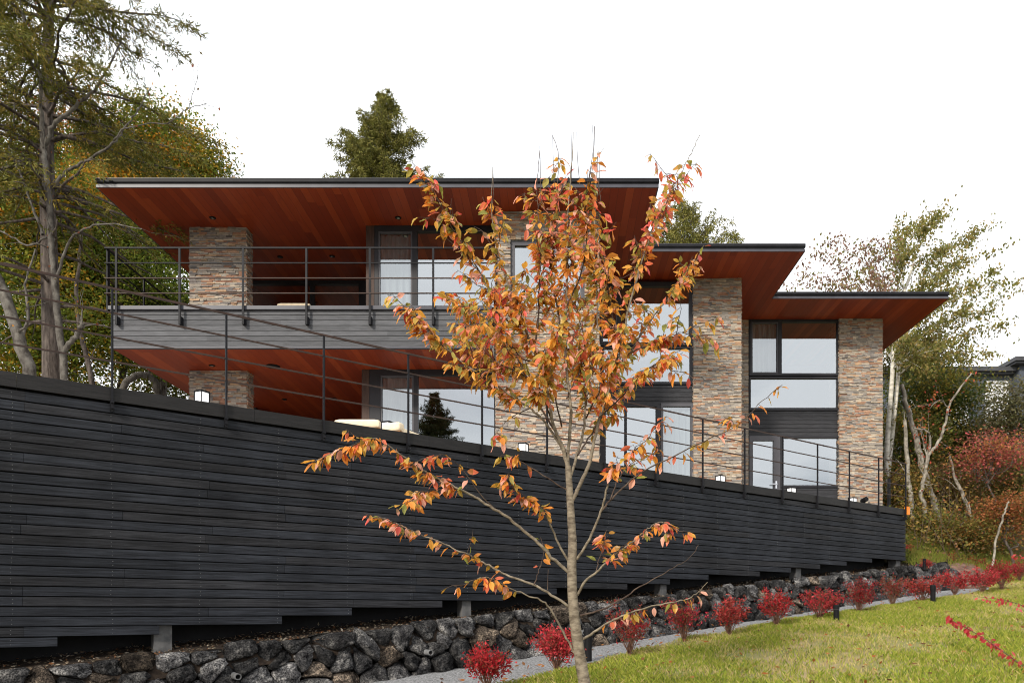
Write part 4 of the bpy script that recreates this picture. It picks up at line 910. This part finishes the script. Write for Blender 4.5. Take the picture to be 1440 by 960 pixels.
bare_tree('slim_tree', 'straight grey trunk just right of the deck railing end', 'tree', [[(1288, 790, 22, 8), (1283, 730, 22, 7.5), (1279, 680, 22, 7), (1275, 640, 22.1, 6), (1272, 590, 22.2, 4.5)]], 'barkpale', (MIX, 3, .6), rw, 53, .07, 3)
bare_tree('slim_tree', 'slanting dark stem in the middle of the bank thicket', 'tree', [[(1372, 745, 22.5, 6), (1362, 715, 22.6, 5.5), (1352, 690, 22.7, 5), (1342, 668, 22.8, 4), (1335, 640, 22.8, 2.5)]], 'barkpale', (MIX, 3, .6), rw, 54, .07, 3)
bare_tree('dead_stem', 'bare pale dead stem leaning right above the red shrubs', 'tree stem', [[(1393, 800, 19.5, 3.4), (1399, 770, 19.5, 3.2), (1407, 738, 19.4, 2.8), (1413, 718, 19.3, 2.4), (1419, 705, 19.3, 2)]], 'barkpale', None, None, 55, .05, 0)

wood_tree(1282, 26, 622, 40, 50, 'dark brown green bush behind the twin pale stems', [(.12, .14, .03), (.17, .17, .04), (.28, .19, .045), (.10, .10, .03)], 48, 90, 130, .10, .45, grp=rw, name='bank_bush', r0=.06)
wood_tree(1362, 28, 632, 62, 38, 'wide dark thicket below the neighbouring house', [(.11, .10, .03), (.16, .13, .04), (.22, .16, .045), (.10, .11, .028)], 49, 110, 130, .10, .45, grp=rw, name='bank_bush', r0=.06)
wood_tree(1300, 21.8, 745, 30, 26, 'yellow green bush at the foot of the leaning grey trunk', [(.22, .19, .04), (.15, .15, .03), (.28, .20, .04), (.12, .13, .03)], 56, 50, 100, .075, .32, grp=rw, name='bank_bush', r0=.04)
wood_tree(1362, 21, 752, 34, 24, 'olive and rust bush behind the red shrubs on the bank', [(.20, .16, .04), (.14, .13, .03), (.28, .13, .04), (.12, .11, .03)], 57, 50, 100, .075, .34, grp=rw, name='bank_bush', r0=.04)
wood_tree(1428, 23.5, 668, 44, 34, 'pale olive bush behind the red maple at the right edge', [(.20, .18, .06), (.27, .22, .08), (.16, .15, .04)], 58, 70, 110, .09, .42, grp=rw, name='bank_bush', r0=.05)
def undergrowth():
    global rng
    rng = np.random.default_rng(61); g = Geo(); pal = np.array([(.16, .16, .042), (.25, .21, .06), (.34, .22, .06), (.13, .145, .036), (.38, .15, .06), (.22, .14, .07), (.13, .155, .034)])
    K = 900; X = rng.uniform(9.2, 24, K); Y = rng.uniform(19.8, 31, K); t, e = te(X, Y); ok = (e < .1) & ~((t > 17.2) & (t < 20.2) & (e > -.5)); X, Y = X[ok], Y[ok]; C = []; col = []; sc = []
    for x, y in zip(X, Y):
        m = int(rng.uniform(50, 120)); h = rng.uniform(.3, 1.5); w = rng.uniform(.3, .65); q = rng.normal(size=(m, 3)) * np.array((w, w, .22)); z = G(x + q[:, 0], y + q[:, 1]) + np.abs(rng.normal(size=m)) * h * .55 + .02
        C.append(np.stack([x + q[:, 0], y + q[:, 1], z], 1)); col.append(jitter(pal[rng.integers(0, len(pal))], m, .4))
    C = np.concatenate(C); col = np.concatenate(col); m = len(C)
    leafquads(g, C, np.stack([rng.normal(size=m), rng.normal(size=m), rng.normal(size=m) * .5 - .1], 1), rng.normal(size=(m, 3)) + np.array((0, -.6, .8)), rng.uniform(.06, .13, m), rng.uniform(.04, .075, m), col)
    for k in range(420):                    # dead stalks
        x, y = rng.uniform(9.6, 22), rng.uniform(20, 27)
        if te(x, y)[1] > -.1: continue
        z = gz(x, y); d = rng.normal(size=3) * .45 + np.array((0, 0, 1.0)); P = wobble((x, y, z), np.array((x, y, z)) + d * rng.uniform(.6, 1.7), 5, .15, k); g.tube(P, np.linspace(.010, .004, 5), 4, (.20, .15, .10))
    K = 900; X = rng.uniform(8.8, 14, K); Y = rng.uniform(18.6, 22.5, K); t, e = te(X, Y); ok = (t > 17.3) & (e < 1.0) & ~((t < 19.6) & (e > -.02)); X, Y = X[ok], Y[ok]
    for x, y in zip(X, Y):
        m = 26; q = rng.normal(size=(m, 2)) * .16; C = np.stack([x + q[:, 0], y + q[:, 1], G(x + q[:, 0], y + q[:, 1]) - .01], 1); gc = np.array([(.16, .20, .03), (.22, .24, .04), (.26, .22, .06)])[rng.integers(0, 3, m)]
        leafquads(g, C, rng.normal(size=(m, 3)) * np.array((.4, .4, .1)) + np.array((0, 0, 1)), rng.normal(size=(m, 3)) + np.array((0, -1, .2)), rng.uniform(.06, .16, m), rng.uniform(.008, .02, m), gc)
    tag(g.build('undergrowth', M['leaf']), 'tangled brown and green undergrowth covering the wooded bank', 'undergrowth', kind='stuff')
undergrowth()

# the neighbouring house
def neighbour():
    Z = 38; b = np.array((px2x(1400, Z), Z, gz(px2x(1400, Z), Z))); o = tag(empty('neighbouring_house', b), 'blue grey neighbouring house with dark flat roof at the right edge', 'house'); B = Vector(b)
    X = lambda x: px2x(x, Z); zz = lambda y: px2z(y, Z)
    def add(g, n, m): ob = g.build(n, m, o); ob.location = -B; return ob
    win = [(1385, 1418, 536, 610), (1268, 1310, 556, 600), (1330, 1362, 560, 612)]; holes = [(X(a), X(b_), zz(d), zz(c)) for a, b_, c, d in win]
    g = Geo(); cells(g, Z, Z + .25, X(1238), X(1423), b[2] - 1, zz(526), holes); g.box(X(1238), X(1423), Z + 5, Z + 5.2, b[2] - 1, zz(526)); g.box(X(1238), X(1238) + .2, Z + .26, Z + 5, b[2] - 1, zz(526)); g.box(X(1423.3), X(1540), Z - .6, Z + 6, b[2] - 1, zz(517)); add(g, 'wall', M['nwall'])
    g = Geo(); g.box(X(1225), X(1421), Z - .5, Z + 6, zz(525.5), zz(519.5)); g.box(X(1225) + .1, X(1421), Z - .35, Z + 6, zz(528), zz(526)); g.box(X(1410), X(1550), Z - 1.1, Z + 6.5, zz(516.5), zz(511)); g.box(X(1412), X(1550), Z - 1.0, Z + 6.5, zz(519), zz(517)); add(g, 'roof', M['roofing'])
    for (a, b_, c, d), h in zip(win, holes):
        g = Geo(); w = .09; cells(g, Z - .04, Z + .12, *h, [(h[0] + w, h[1] - w, h[2] + w, h[3] - w)]); wd = add(g, 'window', M['white']); g = Geo(); g.box(h[0] + w, h[1] - w, Z + .05, Z + .07, h[2] + w, h[3] - w)
        p = g.build('blind', M['white'], wd)
neighbour()

# --- red shrubs along the lawn edge
RED = [(.46, .025, .036), (.36, .018, .026), (.56, .06, .065), (.28, .03, .025)]; DULL = [(.26, .05, .035), (.20, .06, .035), (.30, .04, .035), (.14, .08, .03)]
def red_shrub(x, ybase, ytop, wpx, label, dull=0.0, seed=1, n=1500, Zf=None, stem=.46):
    global rng
    rng = np.random.default_rng(seed); p = on_ground(x, ybase) if Zf is None else pt(x, ybase, Zf); Z = p[1]; h = (ybase - ytop) * Z / FP; w = 1.12 * wpx * Z / FP / 2
    o = tag(empty('red_shrub', p), label, 'shrub', 'red autumn shrubs along the gravel path'); g = Geo(); L = Geo(); C = []; AA = []
    for k in range(38):
        az = rng.uniform(0, 2 * math.pi); rr = w * rng.random() ** .5; tip = np.array((math.cos(az) * rr, math.sin(az) * rr, h * (rng.uniform(.58, 1.0) * (1 - .22 * (rr / w) ** 3)))); P = wobble((rng.normal() * .012, rng.normal() * .012, -.03), tip, 7, .06, seed * 50 + k); P[:, :2] *= (np.linspace(0, 1, 7) ** .5)[:, None]
        g.tube(P, np.linspace(.0048, .0018, 7), 4, (2.2, 1.7, 1.5)); m = int(1.1 * n / 38 * rng.uniform(.5, 1.5)); u = rng.uniform(stem, 1.02, m) ** .7 * 6; i = np.clip(u.astype(int), 0, 5); C.append(P[i] + (P[i + 1] - P[i]) * (u - i)[:, None] + rng.normal(size=(m, 3)) * .030); AA.append(np.repeat(unit((P[-1] - P[-3])[None]), m, 0))
    C = np.concatenate(C); m = len(C); A = np.concatenate(AA) * .5 + rng.normal(size=(m, 3)) * .7 + np.array((0, 0, -.1)); Nn = rng.normal(size=(m, 3)) * .7 + np.array((0, -.4, .9)); pr = np.array(RED); pd = np.array(DULL); tone = np.array([(1, 1, 1), (1.12, 1.5, 1.5), (.72, .8, .8), (1.05, 1.1, 1.6), (.9, 1.6, 1.2)][seed % 5]) * rng.uniform(.9, 1.1); pr = pr * tone; isd = rng.random(m) < .12 + dull
    col = np.where(isd[:, None], pd[rng.integers(0, 4, m)], pr[rng.integers(0, 4, m)]) * rng.uniform(.7, 1.3, (m, 1)); leafquads(L, C, A, Nn, rng.uniform(.026, .052, m), rng.uniform(.015, .028, m), col)
    g.build('stems', M['twig'], o, True); L.build('foliage', M['leaf'], o)
SH = [(684, 972, 905, 62, 'red shrub with a pinched waist at the bottom edge, left of the autumn tree', 0, 1500), (783, 946, 877, 62, 'broad red shrub close behind the autumn tree trunk on its left', .1, 1900),
      (885, 923, 845, 62, 'tall thin-leaved red shrub just right of the autumn tree trunk', .45, 1000), (962, 902, 836, 60, 'dull dark red shrub, second to the right of the autumn tree trunk', .55, 1200),
      (1025, 893, 836, 48, 'bright crimson rounded shrub, third to the right of the autumn tree trunk', 0, 1500), (1092, 882, 828, 46, 'scarlet shrub with a visible twiggy stem, fourth right of the tree trunk', .1, 1300),
      (1152, 871, 824, 54, 'wide red shrub left of the middle black path light', .2, 1500), (1207, 862, 812, 44, 'light red open shrub right of the middle black path light', .1, 1000), (1255, 853, 805, 44, 'brown red faded shrub before the end of the stone wall', .8, 900),
      (1298, 848, 808, 52, 'bright red shrub leaning over the far black path light', .05, 1500), (1342, 837, 799, 42, 'red shrub with bare lower stems in front of the brick paving', .05, 1300), (1381, 834, 796, 46, 'large red shrub right of the brick paving', .05, 1600),
      (1409, 830, 786, 40, 'tall deep red shrub under the pale dead stem', .05, 1500), (1434, 818, 784, 34, 'red brown shrub at the right edge of the lawn', .5, 1000), (1303, 808, 798, 18, 'tiny red shrub beside the end of the stone wall', .0, 400)]
for i, (x, yb, yt, w, lb, du, n) in enumerate(SH): red_shrub(x, yb, yt, w, lb, du, 100 + i, n)
for i, (x, yb, yt, w, lb, du, n) in enumerate([(1300, 795, 774, 30, 'faded brown red shrub beyond the end of the black screen', .7, 700), (1331, 799, 777, 32, 'dull red shrub on the grass behind the brick paving', .4, 900), (1367, 801, 783, 34, 'dark red low shrub at the foot of the wooded bank', .25, 900), (1277, 788, 766, 16, 'small vivid red shrub peeping past the screen corner', 0, 600)]): red_shrub(x, yb, yt, w, lb, du, 140 + i, n, Zf=20.3)

# --- low arching branches of red leaves at the right
def arching_shrub():
    global rng
    rng = np.random.default_rng(71); root = on_ground(1500, 1000); o = tag(empty('arching_shrub', root), 'low branches of big red leaves arching in over the lawn from the right', 'shrub'); g = Geo(); L = Geo()
    for pl, n in (([(1480, 985, 7.4), (1460, 960, 7.6), (1440, 938, 7.8), (1410, 915, 8.1), (1385, 898, 8.4), (1355, 880, 8.7), (1330, 868, 9.0)], 120), ([(1480, 980, 7.4), (1455, 952, 7.5), (1430, 944, 7.7), (1405, 940, 7.9)], 34), ([(1500, 900, 9.5), (1465, 870, 10), (1440, 852, 10.3), (1405, 842, 10.8), (1370, 838, 11.2)], 46), ([(1500, 830, 12), (1460, 800, 12), (1440, 782, 12), (1428, 780, 12)], 14)):
        P = spline([pt(*p) for p in pl], 6); g.tube(P, np.linspace(.008, .002, len(P)), 5); u = rng.uniform(.12, 1, n) * (len(P) - 1); i = np.minimum(u.astype(int), len(P) - 2); C = P[i] + (P[i + 1] - P[i]) * (u - i)[:, None] + rng.normal(size=(n, 3)) * .02
        A = np.stack([rng.normal(size=n) * .6, rng.normal(size=n) * .5, -.8 + .35 * rng.normal(size=n)], 1); Nn = np.stack([rng.normal(size=n) * .5, -1 + .4 * rng.normal(size=n), .4 + .4 * rng.normal(size=n)], 1); pal = np.array([(.50, .05, .05), (.42, .03, .035), (.55, .09, .08)])
        leafquads(L, C, A, Nn, rng.uniform(.05, .085, n), rng.uniform(.032, .05, n), pal[rng.integers(0, 3, n)] * rng.uniform(.8, 1.2, (n, 1)))
        g.tube(wobble(root, P[0], 6, .05, n), np.linspace(.014, .008, 6), 5)
    for nm, ge, m in (('stems', g, 'twig'), ('foliage', L, 'cherryleaf')): ge.build(nm, M[m], o, True).location = -Vector(root)
arching_shrub()

# --- the young cherry in front, drawn stem by stem
def cherry():
    global rng
    rng = np.random.default_rng(81); ZT = 6.0; base = pt(838, 1040, ZT); base[2] = min(base[2], gz(base[0], base[1])); o = tag(empty('cherry_tree', base), 'young cherry tree with orange autumn leaves and a pale trunk before the black screen', 'tree')
    g = Geo(); tg = Geo(); ST = []          # stems that carry leaves
    V0 = lambda x, y, dz: pt(x, y, ZT + dz)
    trunk = [(838, 1045, 22), (828, 990, 19), (822, 960, 17.5), (812, 900, 16), (806, 850, 14.5), (804, 800, 13.5), (805, 765, 12.5), (803, 725, 11), (801, 690, 10), (799, 655, 8.5)]
    P = spline([V0(x, y, 0) for x, y, w in trunk], 6); g.tube(P, np.interp(np.linspace(0, 1, len(P)), np.linspace(0, 1, len(trunk)), [w / 2 * ZT / FP for x, y, w in trunk]), 12)
    up = [  # poly, depth at the tip, width px, leaves per 100 px, leafy from, twigs
     ([(799, 658), (798, 640), (803, 580), (795, 500), (797, 430), (797, 350), (800, 280), (804, 225), (806, 186)], .1, 5.5, 16, .42, 8),
     ([(798, 655), (790, 625), (779, 600), (770, 555), (760, 510), (745, 480), (735, 450), (722, 415), (705, 372), (697, 340), (692, 295), (693, 235)], -.35, 5.5, 17, .3, 10),
     ([(762, 515), (745, 482), (727, 463), (700, 438), (692, 412), (675, 383), (655, 348), (637, 322), (620, 288), (600, 252)], -.6, 3.6, 22, .2, 9),
     ([(798, 648), (785, 622), (765, 592), (747, 575), (720, 557), (697, 540), (677, 527), (653, 512), (637, 498), (617, 480), (605, 468), (593, 453), (578, 438), (565, 427)], -.3, 3.8, 19, .28, 9),
     ([(730, 466), (700, 452), (683, 447), (663, 437), (650, 430), (632, 423), (617, 414)], .4, 2.2, 19, .2, 5),
     ([(803, 706), (814, 685), (825, 660), (832, 638), (843, 587), (857, 550), (870, 515), (890, 490), (913, 453), (933, 427), (957, 402), (972, 383), (990, 345)], .2, 6, 17, .38, 8),
     ([(866, 525), (878, 470), (884, 430), (895, 395), (905, 360), (915, 330), (930, 300), (946, 265), (960, 240), (972, 215), (984, 190)], .5, 3.6, 24, .12, 9),
     ([(803, 668), (815, 627), (822, 590), (826, 550), (835, 500), (840, 450), (838, 400), (836, 340), (838, 260), (841, 213)], .45, 4.2, 19, .3, 10),
     ([(750, 492), (757, 450), (758, 400), (761, 350), (757, 300), (755, 260), (759, 212)], .3, 3, 20, .15, 9),
     ([(796, 505), (785, 440), (775, 380), (780, 330), (783, 280), (785, 220), (777, 190)], .55, 3, 20, .2, 8),
     ([(797, 430), (815, 390), (825, 340), (822, 290), (833, 240), (836, 178)], -.4, 2.6, 19, .2, 7),
     ([(857, 552), (866, 520), (868, 480), (858, 430), (852, 390), (848, 345)], -.45, 3, 22, .2, 6),
     ([(884, 497), (905, 488), (930, 478), (955, 468), (978, 470)], -.2, 2.2, 26, .15, 5),
     ([(780, 605), (752, 560), (735, 520), (722, 490), (700, 475), (672, 462), (640, 462)], .5, 3, 18, .3, 7),
     ([(779, 600), (765, 560), (750, 540), (738, 505)], -.6, 2.4, 18, .25, 4),
     ([(824, 588), (838, 560), (858, 520), (872, 495)], -.55, 2.4, 18, .2, 4),
     ([(812, 640), (832, 610), (852, 570), (880, 540), (905, 520)], .5, 2.6, 16, .3, 5),
     ([(770, 555), (740, 530), (705, 512), (672, 500), (650, 480)], .25, 2.4, 20, .2, 6), ([(797, 560), (815, 520), (822, 480), (812, 440), (818, 400)], .6, 2.4, 18, .2, 6), ([(843, 587), (872, 560), (900, 528), (925, 510), (940, 505)], -.5, 2.6, 20, .2, 5), ([(790, 600), (778, 540), (772, 500), (788, 460)], -.7, 2.4, 18, .3, 5), ([(760, 515), (730, 500), (702, 470), (680, 455), (655, 460)], -.75, 2.2, 20, .2, 5), ([(826, 560), (806, 520), (800, 490)], .8, 2, 16, .2, 4),
     ([(745, 574), (722, 585), (705, 600), (690, 618)], -.2, 1.6, 9, .3, 1)]
    low = [([(803, 807), (775, 783), (757, 763), (730, 740), (707, 722), (677, 705), (655, 692), (630, 680), (605, 667), (585, 655), (560, 637), (530, 617), (512, 621), (480, 631), (438, 650)], -.6, 5, 13, .42, 5),
     ([(655, 692), (625, 688), (600, 692), (580, 702), (555, 712)], -.7, 2, 15, .25, 2), ([(700, 718), (680, 700), (650, 660), (625, 640), (600, 645)], -.4, 1.8, 8, .4, 1),
     ([(801, 853), (776, 836), (751, 822), (717, 810), (692, 797), (670, 785), (647, 775), (620, 762), (592, 752), (567, 740), (550, 732), (527, 725)], .2, 4, 10, .3, 4),
     ([(807, 917), (789, 882), (770, 850), (751, 840), (720, 828), (695, 815), (680, 812), (655, 818)], -.4, 3.4, 7, .55, 2), ([(800, 790), (782, 757), (767, 724), (751, 707), (735, 700), (717, 677), (716, 665)], -.5, 3.4, 18, .35, 3),
     ([(811, 786), (829, 757), (845, 719), (852, 690), (862, 662), (888, 638), (907, 620), (923, 600), (938, 585)], -.5, 4, 9, .45, 3), ([(845, 719), (857, 704), (880, 682), (904, 663), (960, 635), (1010, 611), (1040, 595), (1073, 563), (1100, 541)], .2, 3, 6, .3, 1),
     ([(858, 703), (870, 672), (890, 650), (915, 640), (930, 622)], .3, 2, 8, .4, 1),
     ([(812, 836), (823, 816), (839, 804), (857, 785), (876, 771), (895, 757), (914, 741), (929, 733), (942, 738)], -.2, 4, 14, .35, 4), ([(838, 804), (843, 785), (850, 765), (853, 745)], .1, 1.8, 14, .3, 1),
     ([(815, 865), (845, 857), (876, 841), (904, 822), (932, 807), (954, 794), (970, 783), (982, 766)], .3, 3, 0, 1, 0), ([(820, 898), (845, 882), (870, 868), (895, 858), (923, 851), (957, 844), (979, 835), (995, 818)], -.3, 4, 5, .2, 1),
     ([(751, 822), (758, 800), (765, 775), (760, 755)], .1, 1.8, 5, .3, 0), ([(770, 829), (771, 800)], 0, 1.6, 0, 1, 0), ([(800, 690), (770, 672), (735, 650), (715, 640), (705, 640)], -.3, 2.4, 6, .4, 1)]
    for grp, lst in (('u', up), ('l', low)):
        for pl, dz, w, lf, f0, tw in lst:
            n = len(pl); Q = spline([V0(x, y, dz * (i / (n - 1)) ** 1.1) for i, (x, y) in enumerate(pl)], 5); m = len(Q); Q[2:-1] += rng.normal(size=(m - 3, 3)) * .003
            rr = np.interp(np.linspace(0, 1, m), [0, .75, 1], [w, w * .34, .9]) / 2 * ZT / FP; (g if w > 3.3 else tg).tube(Q, rr, 7); ln = sum(math.dist(pl[i], pl[i + 1]) for i in range(n - 1)); f1 = .72 if pl[-1][1] < 188 else .86 if pl[-1][1] < 230 else .95 if pl[-1][1] < 240 else 1.0; ST.append((Q[:max(6, int(m * f1))], ln * lf / 100, f0, grp))
            for k in range(int(tw * (1.7 if grp == 'u' else 1))):
                i = int(rng.uniform(max(.25, f0), .97 * f1) * (m - 2)); d = unit((Q[min(i + 2, m - 1)] - Q[i])[None])[0]; sdv = rng.normal(size=3) * np.array((.75, .75, .3)); q = unit((d * .75 + sdv * .7 + np.array((0, 0, .15)))[None])[0]; L_ = rng.uniform(.10, .38) * (1 if grp == 'u' else .7)
                Tw = wobble(Q[i], Q[i] + q * L_, 6, .05, k + i); tg.tube(Tw, np.linspace(.0035, .0014, 6), 5); ST.append((Tw, rng.uniform(5, 11) if grp == 'u' else rng.uniform(2, 6), .15, grp))
    for x, y in ((803, 182), (811, 186), (833, 176), (840, 214), (777, 190), (759, 205), (842, 212), (693, 234)):   # bare leader tips
        Q = np.array([V0(x + rng.uniform(-6, 6), y + 75, .1), V0(x + 1, y + 35, .1), V0(x, y, .1)]); tg.tube(spline(Q, 4), np.linspace(.003, .0012, 9), 5)
    # one modelled leaf: a folded, curling blade with a pointed tip
    st = np.array((0, .10, .28, .5, .72, .88, 1.0)); wd = np.array((.03, .50, .92, 1.0, .72, .32, .01)); ac = np.array((-1, -.5, 0, .5, 1)); C0, A0, N0, LL, CO = [], [], [], [], []
    pal = np.array([(.82, .31, .055), (.76, .38, .06), (.60, .40, .08), (.45, .38, .085), (.82, .20, .10), (.88, .44, .32), (.70, .11, .08), (.32, .32, .07)]); pw_u = np.array([27, 24, 16, 9, 8, 14, 3, 4.0]); pw_l = np.array([30, 18, 7, 4, 13, 22, 4, 2.0]); pw_t = np.array([18, 10, 12, 12, 18, 20, 10, 5.0])
    for Q, cnt, f0, grp in ST:
        cnt = int(cnt * (1.5 if grp == 'u' else 2.0)); m = len(Q)
        for k in range(cnt):
            u = rng.uniform(f0, 1.0) * (m - 1); i = min(int(u), m - 2); c = Q[i] + (Q[i + 1] - Q[i]) * (u - i); d = unit((Q[i + 1] - Q[i])[None])[0]; az = rng.uniform(0, 2 * math.pi); out = np.array((math.cos(az), math.sin(az) * .8, 0)); drop = rng.uniform(.1, 1.6)
            pe = out * rng.uniform(.012, .035) + np.array((0, 0, -.012 * drop)); a = out * .75 + d * .45 + np.array((0, 0, -drop)); hgt = c[2]
            C0.append(c + pe); A0.append(a); nn = np.cross(a, np.cross(np.array((0, -.35, 1.0)), a)) + rng.normal(size=3) * .45; N0.append(nn); LL.append(rng.uniform(.050, .100)); pw = pw_l if grp == 'l' else (pw_t if hgt > 3.0 else pw_u); CO.append(pal[rng.choice(8, p=pw / pw.sum())] * rng.uniform(.75, 1.3)); tg.bar(c, c + pe, .0022, .0022)
    C0, A0, N0, LL, CO = map(np.array, (C0, A0, N0, LL, CO)); A0 = unit(A0); S0 = unit(np.cross(A0, N0)); N0 = np.cross(S0, A0); n = len(C0); fold = rng.uniform(.10, .45, n); curl = rng.uniform(-.15, .75, n); wid = LL * rng.uniform(.36, .52, n); twist = rng.uniform(-.5, .5, n); V = np.zeros((n, len(st), 5, 3))
    for i, s in enumerate(st):
        bx = LL * (np.sin(curl * s + 1e-4) / (curl + 1e-4)); bz = -LL * (1 - np.cos(curl * s)) / (curl + 1e-4); ct, sn = np.cos(twist * s), np.sin(twist * s)
        for j, a in enumerate(ac):
            lat = wid / 2 * wd[i] * a; up_ = fold * wid * wd[i] * abs(a) * .55 + .0028 * math.sin(s * 19 + j * 2.4); l2 = lat * ct - up_ * sn; u2 = lat * sn + up_ * ct; V[:, i, j] = C0 + A0 * bx[:, None] + S0 * l2[:, None] + N0 * (bz + u2)[:, None]
    nv = len(st) * 5; fidx = np.array([(i * 5 + j, i * 5 + j + 1, (i + 1) * 5 + j + 1, (i + 1) * 5 + j) for i in range(len(st) - 1) for j in range(4)]); F = (np.arange(n)[:, None, None] * nv + fidx[None]).reshape(-1, 4); k = len(fidx)
    col = np.repeat(CO, k, 0); lat = np.tile(np.array([1.0, .9, .9, 1.0] * (len(st) - 1)), n)[:, None]; green = np.repeat(rng.random(n) < .3, k); tip = np.tile(np.repeat(np.linspace(0, 1, len(st) - 1), 4), n)
    col = col * lat; col = np.where((green & (tip < .45))[:, None], col * .45 + np.array((.13, .14, .02)) * .55, col)
    L = Geo(); L.add(V.reshape(-1, 3), F, col)
    for nm, ge, mt in (('trunk', g, 'barkcherry'), ('branches', tg, 'twig'), ('crown', L, 'cherryleaf')): ge.build(nm, M[mt], o, True).location = -Vector(base)
    print('cherry leaves', n)
cherry()

# --- grass on the lawn, fallen leaves
def grass():
    global rng
    rng = np.random.default_rng(91); n = 520000; t = rng.uniform(1.5, 24, n); e = edge_e(t) + (rng.random(n) ** 1.35) * 10.0 - .05; w = P0[None] + U[None] * t[:, None] + np.array((U[1], -U[0]))[None] * e[:, None]
    X, Y = w[:, 0], w[:, 1]; px = CX + X / np.maximum(Y, .5) * FP; vis = (Y > 5.5) & (px > 560) & (px < 1520)
    pat = np.array([0.0]); f = lambda a, b_: np.sin(X * a + 1.3 * np.sin(Y * b_)) * np.sin(Y * a * .8 + 1.1 * np.sin(X * b_ * 1.2)); dens = .55 + .36 * f(1.1, .9) + .30 * f(3.1, 2.3)
    tt_ = t * .95 + .10 * np.sin(e * 1.3); seam = np.abs((tt_ % .85) - .42) < .03; dens = np.where(seam & (np.sin(e * 2.1 + np.floor(tt_ / .85) * 4) > .15), .05, dens)
    ok = vis & (rng.random(n) < np.clip(dens, .12, 1)); X, Y, dens = X[ok], Y[ok], dens[ok]; n = len(X); z = lawn_z(X, Y) + np.array([.03 * noise.noise(Vector((x * 1.6, y * 1.6, 3))) for x, y in zip(X, Y)]) - .008
    h = rng.uniform(.03, .085, n) * (.65 + .5 * np.clip(dens, 0, 1)); az = rng.uniform(0, 2 * math.pi, n); wd = rng.uniform(.003, .0065, n); bend = rng.uniform(.1, .9, n); d = np.stack([np.cos(az), np.sin(az), np.zeros(n)], 1); s = np.stack([-np.sin(az), np.cos(az), np.zeros(n)], 1); B = np.stack([X, Y, z], 1); up_ = np.array((0, 0, 1.0))
    m1 = B + up_ * (h * .55)[:, None] + d * (h * bend * .25)[:, None]; tp = B + up_ * h[:, None] + d * (h * bend)[:, None]; V = np.stack([B - s * wd[:, None], B + s * wd[:, None], m1 + s * wd[:, None] * .8, tp, m1 - s * wd[:, None] * .8], 1)
    pal = np.array([(.31, .345, .050), (.39, .39, .070), (.23, .295, .040), (.50, .41, .17), (.15, .21, .03)]); pk = np.where(rng.random(n) < np.clip(.75 - dens, 0, .6), 3, rng.choice(5, n, p=[.34, .24, .22, .10, .10])); col = pal[pk] * rng.uniform(.75, 1.25, (n, 1))
    g = Geo(); g.add(V.reshape(-1, 3), np.arange(5 * n).reshape(n, 5), col); tag(g.build('grass', M['grassblade']), 'yellow green lawn grass with dry patches', 'grass', kind='stuff'); print('blades', n)
    n = 1500; t = 2 + 18 * rng.random(n) ** 1.5; e = edge_e(t) + rng.uniform(-1.1, 7, n); w = P0[None] + U[None] * t[:, None] + np.array((U[1], -U[0]))[None] * e[:, None]; z = G(w[:, 0], w[:, 1]) + .045; C = np.stack([w[:, 0], w[:, 1], z], 1)
    pal = np.array([(.34, .12, .03), (.22, .10, .04), (.42, .18, .06), (.15, .07, .035)]); g = Geo(); leafquads(g, C, np.stack([rng.normal(size=n), rng.normal(size=n), rng.normal(size=n) * .25], 1), np.stack([rng.normal(size=n) * .4, rng.normal(size=n) * .4 - .3, np.ones(n)], 1), rng.uniform(.05, .09, n), rng.uniform(.03, .045, n), pal[rng.integers(0, 4, n)])
    tag(g.build('fallen_leaves', M['leaf']), 'fallen brown and orange leaves scattered on the lawn', 'fallen leaves', kind='stuff')
grass()
